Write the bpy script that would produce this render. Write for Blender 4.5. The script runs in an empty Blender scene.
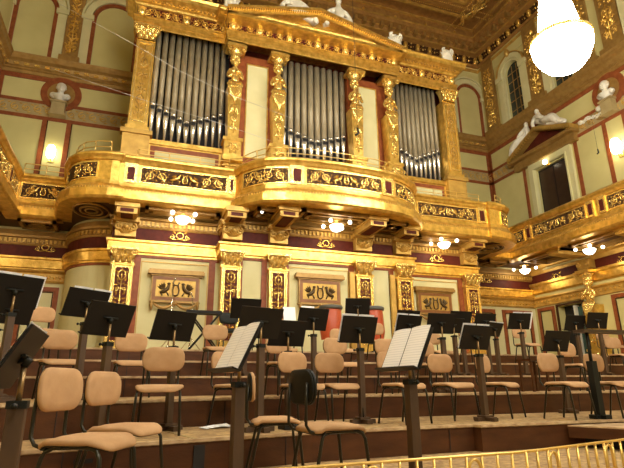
import bpy, bmesh, math, random
from mathutils import Vector, Matrix
random.seed(7)
PI = math.pi
EYE = 1.6          # camera height above the hall floor; all z below are written relative to it
S = bpy.context.scene
COL = S.collection

# ------------------------------------------------------------------ camera, world, exposure
cam_d = bpy.data.cameras.new('camera'); cam = bpy.data.objects.new('camera', cam_d); COL.objects.link(cam)
cam_d.sensor_width = 36; cam_d.lens = 495 / 624 * 36; cam_d.clip_start = .05; cam_d.clip_end = 200
R = ((0.9433923, -0.0896961, 0.3193204), (-0.3315933, -0.2769350, 0.9018608), (-0.0075376, 0.9566931, 0.2910010))
CX = -4.66
M = Matrix(((R[0][0], R[0][1], -R[0][2], CX), (R[1][0], R[1][1], -R[1][2], 0), (R[2][0], R[2][1], -R[2][2], EYE), (0, 0, 0, 1)))
cam.matrix_world = M
S.camera = cam
w = bpy.data.worlds.new('world'); S.world = w; w.use_nodes = True
bg = w.node_tree.nodes['Background']; bg.inputs[0].default_value = (1.0, .86, .60, 1); bg.inputs[1].default_value = 0.32
S.view_settings.view_transform = 'Standard'; S.view_settings.look = 'None'
S.view_settings.exposure = 0.08; S.view_settings.gamma = 1.0; S.view_settings.use_curve_mapping = False
CHANDELIER_POWER = 46.0
LAMP_POWER = 5.0

# ------------------------------------------------------------------ materials
def nmat(name, base, rough=.5, metal=0., var=None, scale=6., bump=0., bscale=40., emit=0., coords='Object', dist=0., spec=.5, vsc=(1, 1, 1)):
    m = bpy.data.materials.new(name); m.use_nodes = True
    nt = m.node_tree; b = nt.nodes['Principled BSDF']
    b.inputs['Base Color'].default_value = (*base, 1); b.inputs['Roughness'].default_value = rough
    b.inputs['Metallic'].default_value = metal; b.inputs['Specular IOR Level'].default_value = spec
    tc = nt.nodes.new('ShaderNodeTexCoord'); mp = nt.nodes.new('ShaderNodeMapping'); mp.inputs['Scale'].default_value = vsc
    nt.links.new(tc.outputs[coords], mp.inputs[0])
    if var:
        n = nt.nodes.new('ShaderNodeTexNoise'); n.inputs['Scale'].default_value = scale; n.inputs['Detail'].default_value = 5
        n.inputs['Distortion'].default_value = dist
        r = nt.nodes.new('ShaderNodeValToRGB'); r.color_ramp.elements[0].position = .3; r.color_ramp.elements[1].position = .7
        r.color_ramp.elements[0].color = (*var, 1); r.color_ramp.elements[1].color = (*base, 1)
        nt.links.new(mp.outputs[0], n.inputs['Vector']); nt.links.new(n.outputs['Fac'], r.inputs[0]); nt.links.new(r.outputs[0], b.inputs['Base Color'])
    if bump:
        n2 = nt.nodes.new('ShaderNodeTexNoise'); n2.inputs['Scale'].default_value = bscale; n2.inputs['Detail'].default_value = 3
        bp = nt.nodes.new('ShaderNodeBump'); bp.inputs['Strength'].default_value = bump; bp.inputs['Distance'].default_value = .02
        nt.links.new(mp.outputs[0], n2.inputs['Vector']); nt.links.new(n2.outputs['Fac'], bp.inputs['Height']); nt.links.new(bp.outputs[0], b.inputs['Normal'])
    if emit:
        b.inputs['Emission Color'].default_value = (*base, 1); b.inputs['Emission Strength'].default_value = emit
    return m
GOLD = nmat('gold_leaf', (.92, .62, .155), .30, .78, (.58, .34, .06), 7, .35, 30)
GOLDB = nmat('bright_gold', (1.0, .76, .27), .24, .76, (.76, .50, .12), 14, .35, 45)
GOLDM = nmat('matte_gold_paint', (.66, .42, .10), .42, .45, (.42, .24, .05), 4, .2, 30)
BRONZE = nmat('bronze_gold', (.42, .25, .07), .42, .4, (.31, .175, .045), 7, .15, 30)
CEILG = nmat('ceiling_gold_brown', (.48, .26, .07), .42, .4, (.33, .165, .045), 6, .15, 30)
CREAM = nmat('cream_stucco', (.60, .53, .22), .75, 0, (.54, .47, .185), 1.5, .05, 60)
CREAM2 = nmat('pale_stucco', (.66, .61, .33), .7, 0, (.59, .54, .27), 2, .05, 60)
STONE = nmat('warm_grey_stone', (.44, .34, .16), .6, 0, (.36, .27, .11), 4, .1, 40)
REDM = nmat('red_marble', (.31, .09, .028), .4, 0, (.20, .048, .015), 7, 0, spec=.3)
MAROON = nmat('maroon_paint', (.105, .018, .010), .5, 0, (.065, .012, .007), 6, spec=.15)
DARKG = nmat('dark_recess', (.075, .036, .014), .6, 0, (.04, .018, .008), 8, spec=.1)
SOFF = nmat('soffit_brown', (.07, .035, .014), .5, .1, (.07, .03, .012), 4, spec=.2)
WHITE = nmat('white_plaster', (.80, .76, .64), .6, 0, (.70, .66, .52), 6, .1, 30)
PIPE = nmat('pipe_tin', (.36, .30, .19), .50, .25, (.29, .24, .15), 3, .03, 20)
PIPEB = nmat('polished_tin', (.80, .78, .70), .25, .8, (.55, .52, .45), 3)
BLACK = nmat('black_interior', (.012, .010, .008), .8)
RISER = nmat('dark_red_riser_wood', (.095, .034, .011), .42, 0, (.052, .018, .006), 3, .1, 30, vsc=(1, 1, 3), spec=.25)
TREAD = nmat('worn_floor_wood', (.60, .41, .17), .55, 0, (.20, .105, .045), 9, .15, 40, dist=1.5)
NOSE = nmat('pale_step_nosing', (.62, .46, .26), .5, 0, (.34, .20, .09), 10)  # pale colour paints the glint along the step edges; also colours the podium top
CLOTH = nmat('tan_fabric', (.53, .325, .165), .85, 0, (.46, .275, .135), 12, .1, 200, spec=.1)
FRAME = nmat('dark_steel_tube', (.035, .032, .022), .28, .6)
SHELL = nmat('black_plastic', (.010, .011, .008), .5, spec=.25)
DESK = nmat('black_desk_lacquer', (.010, .008, .006), .5, spec=.25)
POST = nmat('brown_wood_post', (.088, .046, .019), .5, 0, (.055, .028, .012), 5, vsc=(4, 4, 1))
ROD = nmat('bronze_rod', (.30, .19, .08), .35, .7)
CHROME = nmat('chrome', (.75, .75, .72), .15, 1)
GLASS = nmat('dark_window_glass', (.035, .042, .035), .12, 0, (.02, .025, .02), 2)
GREENG = nmat('green_tinted_glass', (.05, .11, .085), .1, 0, (.02, .05, .04), 3)
REDL = nmat('orange_red_leather', (.42, .065, .016), .45)
BRASS = nmat('brass_rail', (.80, .55, .16), .3, .7)
GREENP = nmat('green_ceiling_painting', (.05, .16, .10), .6, 0, (.14, .09, .03), 4)
LAMPM = nmat('lamp_glass', (1, .95, .82), .3, 0, emit=LAMP_POWER)
WLAMP = nmat('wall_lamp_glass', (1, .90, .62), .3, 0, emit=14)
CRYST = nmat('lit_crystal', (1, .95, .84), .2, 0, bump=.3, bscale=30, emit=CHANDELIER_POWER)
def paper_mat():
    m = nmat('music_paper', (.86, .85, .83), .7)
    nt = m.node_tree; b = nt.nodes['Principled BSDF']
    tc = nt.nodes.new('ShaderNodeTexCoord'); wv = nt.nodes.new('ShaderNodeTexWave'); wv.bands_direction = 'Z'
    wv.inputs['Scale'].default_value = 16; wv.inputs['Distortion'].default_value = .4
    r = nt.nodes.new('ShaderNodeValToRGB'); r.color_ramp.elements[0].position = .02; r.color_ramp.elements[1].position = .25
    r.color_ramp.elements[0].color = (.78, .78, .79, 1); r.color_ramp.elements[1].color = (.98, .97, .95, 1)
    nt.links.new(tc.outputs['Object'], wv.inputs[0]); nt.links.new(wv.outputs[0], r.inputs[0]); nt.links.new(r.outputs[0], b.inputs['Base Color'])
    return m
PAPER = paper_mat()

# ------------------------------------------------------------------ object helpers
ORG = {}
def tag(o, label=None, cat=None, group=None, kind=None):
    if label: o['label'] = label
    if cat: o['category'] = cat
    if group: o['group'] = group
    if kind: o['kind'] = kind
    return o
def thing(name, loc, label, cat, group=None, rz=0.):
    o = bpy.data.objects.new(name, None); COL.objects.link(o); o.empty_display_size = .1
    o.location = (loc[0], loc[1], loc[2] + EYE); o.rotation_euler = (0, 0, rz)
    ORG[o.name] = Vector(loc)
    return tag(o, label, cat, group)
def move(o, loc, rz=None):
    o.location = (loc[0], loc[1], loc[2] + EYE)
    if rz is not None: o.rotation_euler = (0, 0, rz)
def copy_tree(o, parent=None):
    c = o.copy(); COL.objects.link(c)
    if parent is not None:
        c.parent = parent
    for ch in list(o.children):
        copy_tree(ch, c)
    return c
class MB:
    def __init__(s): s.v = []; s.f = []; s.sm = []
    def add(s, vs, fs, smooth=False):
        n = len(s.v); s.v += [Vector(v) for v in vs]; s.f += [tuple(i + n for i in f) for f in fs]; s.sm += [smooth] * len(fs); return s
    def box(s, x0, x1, y0, y1, z0, z1):
        return s.add([(x0, y0, z0), (x1, y0, z0), (x1, y1, z0), (x0, y1, z0), (x0, y0, z1), (x1, y0, z1), (x1, y1, z1), (x0, y1, z1)],
                     [(0, 3, 2, 1), (4, 5, 6, 7), (0, 1, 5, 4), (1, 2, 6, 5), (2, 3, 7, 6), (3, 0, 4, 7)])
    def cbox(s, c, sz, m=None):
        x, y, z = sz[0] / 2, sz[1] / 2, sz[2] / 2
        vs = [Vector(p) for p in [(-x, -y, -z), (x, -y, -z), (x, y, -z), (-x, y, -z), (-x, -y, z), (x, -y, z), (x, y, z), (-x, y, z)]]
        if m is not None: vs = [m @ v for v in vs]
        return s.add([v + Vector(c) for v in vs], [(0, 3, 2, 1), (4, 5, 6, 7), (0, 1, 5, 4), (1, 2, 6, 5), (2, 3, 7, 6), (3, 0, 4, 7)])
    def tube(s, pts, r, n=6, caps=True, up=None):
        pts = [Vector(p) for p in pts]; k = len(pts); rs = r if isinstance(r, (list, tuple)) else [r] * k
        vs = []; prev = None
        for i in range(k):
            t = (pts[min(i + 1, k - 1)] - pts[max(i - 1, 0)])
            if t.length < 1e-9: t = Vector((0, 0, 1))
            t.normalize()
            if prev is None:
                a = Vector((0, 0, 1)) if abs(t.z) < .9 else Vector((1, 0, 0))
                prev = (a - t * a.dot(t)).normalized()
            else:
                q = prev - t * prev.dot(t)
                prev = q.normalized() if q.length > 1e-6 else prev
            b = t.cross(prev)
            for j in range(n):
                a = 2 * PI * j / n
                vs.append(pts[i] + (prev * math.cos(a) + b * math.sin(a)) * rs[i])
        fs = [(i * n + j, i * n + (j + 1) % n, (i + 1) * n + (j + 1) % n, (i + 1) * n + j) for i in range(k - 1) for j in range(n)]
        s.add(vs, fs, True)
        if caps:
            o = len(s.v) - k * n
            s.f.append(tuple(o + j for j in range(n))[::-1]); s.sm.append(False)
            s.f.append(tuple(o + (k - 1) * n + j for j in range(n))); s.sm.append(False)
        return s
    def lathe(s, prof, c=(0, 0, 0), n=16, a0=0., a1=2 * PI, smooth=True, sx=1., sy=1., rip=0., rn=8):
        full = abs(a1 - a0 - 2 * PI) < 1e-6; m = n if full else n + 1; vs = []
        for r, z in prof:
            for j in range(m):
                a = a0 + (a1 - a0) * j / n; rr = r * (1 + rip * math.cos(rn * a))
                vs.append((c[0] + rr * math.cos(a) * sx, c[1] + rr * math.sin(a) * sy, c[2] + z))
        fs = []
        for i in range(len(prof) - 1):
            for j in range(n):
                j2 = (j + 1) % m
                fs.append((i * m + j, i * m + j2, (i + 1) * m + j2, (i + 1) * m + j))
        if full:
            fs.append(tuple(range(m))[::-1]); fs.append(tuple((len(prof) - 1) * m + j for j in range(m)))
        return s.add(vs, fs, smooth)
    def blob(s, c, r, m=None, n=8, k=5):
        vs = []; r = r if isinstance(r, (list, tuple)) else (r, r, r)
        for i in range(k + 1):
            th = PI * i / k
            for j in range(n):
                a = 2 * PI * j / n
                v = Vector((math.sin(th) * math.cos(a) * r[0], math.sin(th) * math.sin(a) * r[1], math.cos(th) * r[2]))
                if m is not None: v = m @ v
                vs.append(v + Vector(c))
        fs = [(i * n + j, (i + 1) * n + j, (i + 1) * n + (j + 1) % n, i * n + (j + 1) % n) for i in range(k) for j in range(n)]
        return s.add(vs, fs, True)
    def sweep(s, path, prof, close=False, smooth=False, off=0.):
        """path: list (x,y); prof: list (d,z), d to the right of travel"""
        k = len(path); P = [Vector((p[0], p[1])) for p in path]; N = []
        for i in range(k):
            a = (P[i] - P[i - 1]).normalized() if i > 0 else None
            b = (P[i + 1] - P[i]).normalized() if i < k - 1 else None
            if a is None: a = b
            if b is None: b = a
            na = Vector((a.y, -a.x)); nb = Vector((b.y, -b.x)); n = na + nb
            if n.length < .2: n = na * .4
            n = n / max(.25, n.dot(na)); N.append(n)
        vs = [(P[i].x + N[i].x * (d + off), P[i].y + N[i].y * (d + off), z) for i in range(k) for d, z in prof]
        m = len(prof)
        fs = [(i * m + j, (i + 1) * m + j, (i + 1) * m + j + 1, i * m + j + 1) for i in range(k - 1) for j in range(m - 1)]
        if close: fs += [(i * m + m - 1, (i + 1) * m + m - 1, (i + 1) * m, i * m) for i in range(k - 1)]
        s.add(vs, fs, smooth)
        if close:
            o = len(s.v) - k * m
            s.f.append(tuple(o + j for j in range(m))); s.sm.append(False)
            s.f.append(tuple(o + (k - 1) * m + j for j in range(m))[::-1]); s.sm.append(False)
        return s
    def prism(s, poly, z0, z1):
        n = len(poly)
        s.add([(p[0], p[1], z0) for p in poly] + [(p[0], p[1], z1) for p in poly],
              [tuple(range(n))[::-1], tuple(range(n, 2 * n))] + [(i, (i + 1) % n, (i + 1) % n + n, i + n) for i in range(n)])
        return s
    def xz(s, poly, y0, y1, fy=None):
        """prism of a polygon in the x-z plane from y0 to y1"""
        n = len(poly)
        return s.add([(p[0], y0, p[1]) for p in poly] + [(p[0], y1, p[1]) for p in poly],
              [tuple(range(n)), tuple(range(n, 2 * n))[::-1]] + [(i + n, (i + 1) % n + n, (i + 1) % n, i) for i in range(n)])
    def yz(s, poly, x0, x1):
        n = len(poly)
        return s.add([(x0, p[0], p[1]) for p in poly] + [(x1, p[0], p[1]) for p in poly],
              [tuple(range(n))[::-1], tuple(range(n, 2 * n))] + [(i, (i + 1) % n, (i + 1) % n + n, i + n) for i in range(n)])
    def build(s, name, mat, parent=None, local=False, origin=None, bevel=0.):
        me = bpy.data.meshes.new(name)
        if parent is not None:
            o0 = Vector((0, 0, 0)) if local else ORG[parent.name]
        elif origin is not None: o0 = Vector(origin)
        else:
            xs = [v.x for v in s.v]; ys = [v.y for v in s.v]; zs = [v.z for v in s.v]
            o0 = Vector(((min(xs) + max(xs)) / 2, (min(ys) + max(ys)) / 2, min(zs)))
        me.from_pydata([tuple(v - o0) for v in s.v], [], s.f)
        me.polygons.foreach_set('use_smooth', s.sm)
        bm = bmesh.new(); bm.from_mesh(me); bmesh.ops.recalc_face_normals(bm, faces=bm.faces); bm.to_mesh(me); bm.free()
        me.materials.append(mat)
        o = bpy.data.objects.new(name, me); COL.objects.link(o)
        if parent is not None:
            o.parent = parent; ORG[o.name] = o0
        else:
            o.location = (o0.x, o0.y, o0.z + EYE); ORG[o.name] = o0
        if bevel:
            b = o.modifiers.new('b', 'BEVEL'); b.width = bevel; b.segments = 2; b.limit_method = 'ANGLE'
        return o
def struct(mb, name, mat, **k): return tag(mb.build(name, mat, **k), kind='structure')
TRN = [0]
def trim(mb, mat, label=None):
    TRN[0] += 1
    o = struct(mb, 'trim_%d' % TRN[0], mat)
    if label: o['label'] = label
    return o
def pathmap(path, z0=0.):
    P = [Vector((p[0], p[1])) for p in path]; L = [0.]
    for i in range(1, len(P)): L.append(L[-1] + (P[i] - P[i - 1]).length)
    def f(s, t, d):
        s = max(0., min(L[-1] - 1e-6, s)); i = 0
        while L[i + 1] < s: i += 1
        u = (s - L[i]) / (L[i + 1] - L[i]); p = P[i].lerp(P[i + 1], u)
        a = (P[i + 1] - P[i]).normalized(); n = Vector((a.y, -a.x))
        return Vector((p.x + n.x * d, p.y + n.y * d, t))
    f.L = L; return f
def sect(path, a, b):
    """sub path between arclengths a,b"""
    f = pathmap(path); pts = [f(a, 0, 0)] + [Vector((p[0], p[1], 0)) for p, l in zip(path, f.L) if a + 1e-4 < l < b - 1e-4] + [f(b, 0, 0)]
    return [(p.x, p.y) for p in pts]
def s_at_x(path, x):
    f = pathmap(path)
    for i in range(len(path) - 1):
        if (path[i][0] - x) * (path[i + 1][0] - x) <= 0 and abs(path[i + 1][0] - path[i][0]) > 1e-6:
            u = (x - path[i][0]) / (path[i + 1][0] - path[i][0]); return f.L[i] + u * (f.L[i + 1] - f.L[i])

# ------------------------------------------------------------------ carved ornament
def spiral(mb, f, cx, cz, r, turns, sgn, a0, th, d=.02, n=22):
    pts = []
    for i in range(n):
        u = i / (n - 1); a = a0 + sgn * turns * 2 * PI * u; rr = r * (1 - .86 * u)
        pts.append(f(cx + rr * math.cos(a), cz + rr * math.sin(a), d))
    mb.tube(pts, [th * (1 - .35 * i / n) for i in range(n)], 5)
def leaf(mb, f, x, z, ang, l, wd, d=.025):
    a = Vector((math.cos(ang), math.sin(ang))); b = Vector((-a.y, a.x)); vs = []
    pr = [(0, 0), (.3, .5), (.65, .42), (1, 0), (.65, -.42), (.3, -.5)]
    for u, v in pr: vs.append(f(x + a.x * u * l + b.x * v * wd, z + a.y * u * l + b.y * v * wd, 0.))
    vs.append(f(x + a.x * .5 * l, z + a.y * .5 * l, d * 1.6))
    mb.add(vs, [(i, (i + 1) % 6, 6) for i in range(6)])
def scroll_panel(mb, f, s0, s1, z0, z1, center=True, th=None):
    h = z1 - z0; zc = (z0 + z1) / 2; sc = (s0 + s1) / 2; W = s1 - s0; th = th or h * .055
    r = h * .36; hw = W / 2
    nsp = max(1, int((hw - (h * .9 if center else 0)) / (h * .82)))
    for sg in (-1, 1):
        for i in range(nsp):
            x = sc + sg * (hw - h * .45 - i * h * .86)
            up = 1 if i % 2 == 0 else -1
            spiral(mb, f, x, zc, r, 1.8, sg * up, PI / 2 * up, th)
            mb.blob(f(x, zc, .025), h * .085, n=6, k=4)
            for k in range(5): a = k * 2 * PI / 5; leaf(mb, f, x + math.cos(a) * r * .1, zc + math.sin(a) * r * .1, a, h * .15, h * .11)
            xx = [x + sg * h * .43, x + sg * h * .2, x - sg * h * .2, x - sg * h * .43]
            mb.tube([f(xx[0], zc - up * h * .42, .015), f(xx[1], zc - up * h * .45, .02), f(xx[2], zc + up * h * .43, .02), f(xx[3], zc + up * h * .40, .015)], th * .9, 5)
            for k in range(7):
                a = k * 2 * PI / 7 + .3; leaf(mb, f, x + math.cos(a) * r * .95, zc + math.sin(a) * r * .95, a + .6 * sg, h * .2, h * .12)
            for cz in (-1, 1):
                leaf(mb, f, x - sg * h * .43, zc + cz * h * .2, cz * .9, h * .26, h * .13); leaf(mb, f, x + sg * h * .40, zc + cz * h * .33, PI * .5 * cz, h * .16, h * .1)
        if center:     # winged beast: body, neck, head, wing, legs, tail
            bx = sc + sg * h * .62
            mb.tube([f(bx + sg * h * .38, zc - h * .16, .03), f(bx + sg * h * .1, zc - h * .1, .05), f(bx - sg * h * .16, zc + h * .02, .05), f(bx - sg * h * .24, zc + h * .22, .05), f(bx - sg * h * .34, zc + h * .30, .04)], [h * .06, h * .11, h * .11, h * .07, h * .05], 6)
            for k in range(4): leaf(mb, f, bx - sg * h * .02 + sg * k * h * .03, zc + h * .02, (PI / 2 if sg > 0 else PI / 2) - sg * (.2 + k * .32), h * (.42 - k * .03), h * .13, .05)
            mb.tube([f(bx - sg * h * .1, zc - h * .1, .03), f(bx - sg * h * .26, zc - h * .2, .03), f(bx - sg * h * .22, zc - h * .42, .03)], h * .035, 5)
            mb.tube([f(bx + sg * h * .3, zc - h * .16, .03), f(bx + sg * h * .18, zc - h * .3, .03), f(bx + sg * h * .3, zc - h * .42, .03)], h * .04, 5)
    if center:         # lyre
        for sg in (-1, 1):
            mb.tube([f(sc, zc - h * .33, .04), f(sc + sg * h * .14, zc - h * .27, .04), f(sc + sg * h * .19, zc - h * .08, .04), f(sc + sg * h * .10, zc + h * .16, .04), f(sc + sg * h * .17, zc + h * .36, .04)], h * .05, 6)
            mb.tube([f(sc + sg * h * .05, zc - h * .24, .03), f(sc + sg * h * .05, zc + h * .26, .03)], h * .02, 4)
        mb.tube([f(sc - h * .15, zc + h * .26, .04), f(sc + h * .15, zc + h * .26, .04)], h * .03, 5)
    return mb
def plane_map(o, u, n):
    o = Vector(o); u = Vector(u).normalized(); n = Vector(n).normalized()
    return lambda s, t, d: o + u * s + Vector((0, 0, t)) + n * d
def arabesque(mb, f, w, z0, z1, th=.012):
    """vertical candelabra ornament between z0 and z1, centred on s=0"""
    h = z1 - z0; n = max(2, int(round(h / (w * 1.15)))); st = h / n
    mb.tube([f(0, z0 + .02, .012), f(0, z1 - .02, .012)], th * .8, 5)
    for i in range(n):
        zc = z0 + st * (i + .5); k = i % 3
        for sg in (-1, 1):
            if k == 0:
                spiral(mb, f, sg * w * .24, zc, w * .2, 1.3, sg, -PI / 2, th, .014, 14); leaf(mb, f, sg * w * .08, zc + st * .3, PI / 2 - sg * .8, w * .36, w * .16)
            elif k == 1:
                mb.tube([f(0, zc - st * .4, .012), f(sg * w * .34, zc - st * .1, .016), f(sg * w * .26, zc + st * .2, .016), f(0, zc + st * .42, .012)], th, 5)
                leaf(mb, f, sg * w * .12, zc, PI / 2 - sg * 1.1, w * .26, w * .12)
            else:
                leaf(mb, f, 0, zc - st * .2, PI / 2 - sg * .9, w * .46, w * .2); leaf(mb, f, 0, zc + st * .15, PI / 2 - sg * .6, w * .4, w * .16); spiral(mb, f, sg * w * .25, zc - st * .3, w * .13, 1.1, -sg, PI / 2, th * .9, .014, 10)
        mb.blob(f(0, zc, .015), (w * .1, w * .06, w * .13), n=6, k=4)
    return mb
def capital(mb, c, w, h, bk=.19):
    """leafy Corinthian capital standing against the wall, c = centre bottom front of shaft"""
    x, y, z = c
    mb.box(x - w * .5, x + w * .5, y - .02, y + bk, z, z + .03)
    prof = [(w * .46, 0), (w * .46, h * .3), (w * .52, h * .6), (w * .66, h * .86)]
    for (a, za), (b, zb) in zip(prof, prof[1:]):
        mb.add([(x - a, y - .02 - (a - w * .46) * .6, z + za), (x + a, y - .02 - (a - w * .46) * .6, z + za), (x + b, y - .02 - (b - w * .46) * .6, z + zb), (x - b, y - .02 - (b - w * .46) * .6, z + zb)], [(0, 1, 2, 3)])
        for sg in (-1, 1):
            mb.add([(x + sg * a, y - .02 - (a - w * .46) * .6, z + za), (x + sg * a, y + bk, z + za), (x + sg * b, y + bk, z + zb), (x + sg * b, y - .02 - (b - w * .46) * .6, z + zb)], [(0, 1, 2, 3)])
    mb.box(x - w * .72, x + w * .72, y - .14, y + bk, z + h * .88, z + h)
    f = plane_map((x, y - .03, 0), (1, 0, 0), (0, -1, 0))
    for k, (zz, hh) in enumerate(((z + .02, h * .36), (z + h * .3, h * .36))):
        m = 3 if k == 0 else 4
        for i in range(m):
            s = (i - (m - 1) / 2) * w * .3
            mb.tube([f(s, zz, .01), f(s * 1.05, zz + hh * .6, .035), f(s * 1.1, zz + hh, .07), f(s * 1.12, zz + hh * .85, .10)], [w * .12, w * .13, w * .09, w * .03], 5)
    for sg in (-1, 1):
        spiral(mb, f, sg * w * .50, z + h * .70, w * .2, 1.4, -sg, PI / 2, w * .05, .08, 16)
        spiral(mb, f, sg * w * .16, z + h * .74, w * .1, 1.2, sg, PI / 2, w * .035, .05, 10)
        mb.blob(f(sg * w * .5, z + h * .7, .09), w * .07, n=6, k=4)
    mb.blob(f(0, z + h * .86, .1), w * .1, n=6, k=4)
def gframe(mb, f, s0, s1, t0, t1, wd, d, closed=True):
    """picture-frame moulding on a mapped surface"""
    for a, b, c, e in ((s0, s1, t0, t0 + wd), (s0, s1, t1 - wd, t1), (s0, s0 + wd, t0 + wd, t1 - wd), (s1 - wd, s1, t0 + wd, t1 - wd)):
        q = [f(a, c, 0), f(b, c, 0), f(b, e, 0), f(a, e, 0), f(a, c, d), f(b, c, d), f(b, e, d), f(a, e, d)]
        mb.add(q, [(0, 3, 2, 1), (4, 5, 6, 7), (0, 1, 5, 4), (1, 2, 6, 5), (2, 3, 7, 6), (3, 0, 4, 7)])
    return mb
def fbox(mb, f, s0, s1, t0, t1, d0, d1):
    q = [f(s0, t0, d0), f(s1, t0, d0), f(s1, t1, d0), f(s0, t1, d0), f(s0, t0, d1), f(s1, t0, d1), f(s1, t1, d1), f(s0, t1, d1)]
    mb.add(q, [(0, 3, 2, 1), (4, 5, 6, 7), (0, 1, 5, 4), (1, 2, 6, 5), (2, 3, 7, 6), (3, 0, 4, 7)]); return mb

HW = 9.55         # half width of the hall
YU, YL, YB, YM, YO = 16.4, 14.9, 12.6, 12.1, 12.75
FLO = -1.6; STG = -.73
Z1 = 16.2
BACK = -14.
# ------------------------------------------------------------------ room shell
struct(MB().box(-HW, HW, BACK, YU, FLO - .2, FLO), 'floor', TREAD)
struct(MB().box(-HW - .5, -HW, BACK, YU + .5, FLO, Z1 + .3), 'wall_left', CREAM)
struct(MB().box(-HW, HW, YU, YU + .5, 4.3, Z1 + .3), 'wall_back', CREAM)
struct(MB().box(-HW, HW, YL + .02, YU + .5, FLO, 4.2), 'wall_back_lower', CREAM)
struct(MB().box(-HW, HW, BACK, YU, Z1, Z1 + .3), 'ceiling', CEILG)
# right wall with real openings: arched windows upstairs, door behind the gallery, door below
winY = [14.3, 11.9, 8.5, 6.1, 2.7, .3, -2.1, -4.5]; WR, WZ0, WZ1 = .44, 10.56, 12.75
mb = MB(); X0, X1 = HW, HW + .5
def wallslab(y0, y1, z0, z1): mb.box(X0, X1, y0, y1, z0, z1)
wallslab(BACK, YU + .5, WZ1 + .8, Z1 + .3)
ys = [YU + .5] + [v for yc in winY for v in (yc + WR, yc - WR)] + [BACK]
for a, b in zip(ys[::2], ys[1::2]): wallslab(b, a, WZ0, WZ1 + .8)
for yc in winY:     # the wall above each arch
    n = 12
    for i in range(n):
        a0, a1 = PI * i / n, PI * (i + 1) / n
        p = [(yc + WR * math.cos(a0), WZ1 + WR * math.sin(a0)), (yc + WR * math.cos(a1), WZ1 + WR * math.sin(a1))]
        mb.yz([p[0], (p[0][0], WZ1 + .8), (p[1][0], WZ1 + .8), p[1]], X0, X1)
wallslab(BACK, YU + .5, 7.9, WZ0)
wallslab(13.85, YU + .5, 4.3, 7.9); wallslab(BACK, 12.35, 4.3, 7.9)
wallslab(BACK, YU + .5, 2.62, 4.3); wallslab(13.8, YU + .5, FLO, 2.62); wallslab(BACK, 12.72, FLO, 2.62)
wallslab(12.72, 13.8, FLO, .66)
struct(mb, 'wall_right', CREAM)
# lower end wall with the projecting middle block and its rounded corners
def ell(cx, cy, rx, ry, a0, a1, n): return [(cx + rx * math.cos(a0 + (a1 - a0) * i / n), cy + ry * math.sin(a0 + (a1 - a0) * i / n)) for i in range(n + 1)]
left_curve = ell(-5.4, YL, 1.2, 1.55, PI, 1.5 * PI, 14)
right_curve = ell(5.17, YL, 1.4, 1.55, 1.5 * PI, 2 * PI, 14)
low_path = [(-HW, YL)] + left_curve + [(-5.38, YB), (-2.75, YB), (-2.75, YM), (2.6, YM), (2.6, YB), (5.15, YB)] + right_curve + [(HW, YL)]
struct(MB().sweep(low_path, [(0, .3), (0, 4.25)]), 'wall_stage', CREAM2)
side_pathL = [(-HW, -6.), (-HW, YL)]; side_pathR = [(HW, YL), (HW, -6.)]
# bands on the lower walls
block_path = [(-5.38, YL - 1.5), (-5.38, YB), (-2.75, YB), (-2.75, YM), (2.6, YM), (2.6, YB), (5.15, YB), (5.15, YL - 1.5)]
lowL = [(-HW, YL)] + left_curve; lowR = right_curve + [(HW, YL)]
for pa, dz in ((block_path, 0.), (lowL, -.08), (lowR, -.08)):
    sh = lambda pr: [(d, z + dz) for d, z in pr]
    trim(MB().sweep(pa, sh([(0, 3.09), (.05, 3.10), (.05, 3.14), (.10, 3.16), (.10, 3.38), (.14, 3.40), (.14, 3.45), (0, 3.47)])), GOLD, 'gold band round the lower stage wall')
    trim(MB().sweep(pa, sh([(0, 3.47), (.03, 3.47), (.03, 3.78), (0, 3.78)])), MAROON)
    trim(MB().sweep(pa, sh([(0, 3.77), (.05, 3.78), (.07, 3.82), (.07, 3.97), (.12, 3.99), (.13, 4.05), (.05, 4.07), (.05, 4.2), (0, 4.2)])), BRONZE)
    trim(MB().sweep(pa, sh([(0, 3.03), (.03, 3.04), (.03, 3.09), (0, 3.10)])), REDM)
def dentils(path, z0, z1, d0, d1, step, wd, mat, lab=None):
    f = pathmap(path); m = MB(); s = step / 2
    while s < f.L[-1] - step / 2:
        fbox(m, f, s - wd / 2, s + wd / 2, z0, z1, d0, d1); s += step
    return trim(m, mat, lab)
dentils(block_path, 3.84, 3.95, .07, .12, .11, .06, GOLDM, 'row of gold dentils under the gallery')
for pa in (lowL, lowR): dentils(pa, 3.76, 3.87, .07, .12, .11, .06, GOLDM)
# flat side bays: leaf frieze and red framed panels
for sg in (-1, 1):
    pa = [(-HW, YL), (-6.62, YL)] if sg < 0 else [(6.62, YL), (HW, YL)]
    trim(MB().sweep(pa, [(0, 2.68), (.06, 2.7), (.08, 2.74), (.04, 2.76), (.04, 2.94), (.12, 2.98), (.14, 3.02), (0, 3.04)]), GOLDM)
    f = pathmap(pa); m = MB(); s = .12
    while s < f.L[-1]:
        leaf(m, f, s, 2.90, -PI / 2, .15, .10, .06); m.blob(f(s + .075, 2.86, .06), .022, n=6, k=4); s += .15
    trim(m, GOLD)
    f = plane_map((0, YL, 0), (1, 0, 0), (0, -1, 0)); m = MB()
    for a, b in ((6.72, 7.68), (8.0, 9.35)):
        if sg < 0: a, b = -b, -a
        gframe(m, f, a, b, .5, 2.58, .12, .04)
    trim(m, REDM); m = MB()
    for a, b in ((6.72, 7.68), (8.0, 9.35)):
        if sg < 0: a, b = -b, -a
        gframe(m, f, a + .13, b - .13, .6, 2.45, .02, .03)
    trim(m, DARKG)
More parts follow.
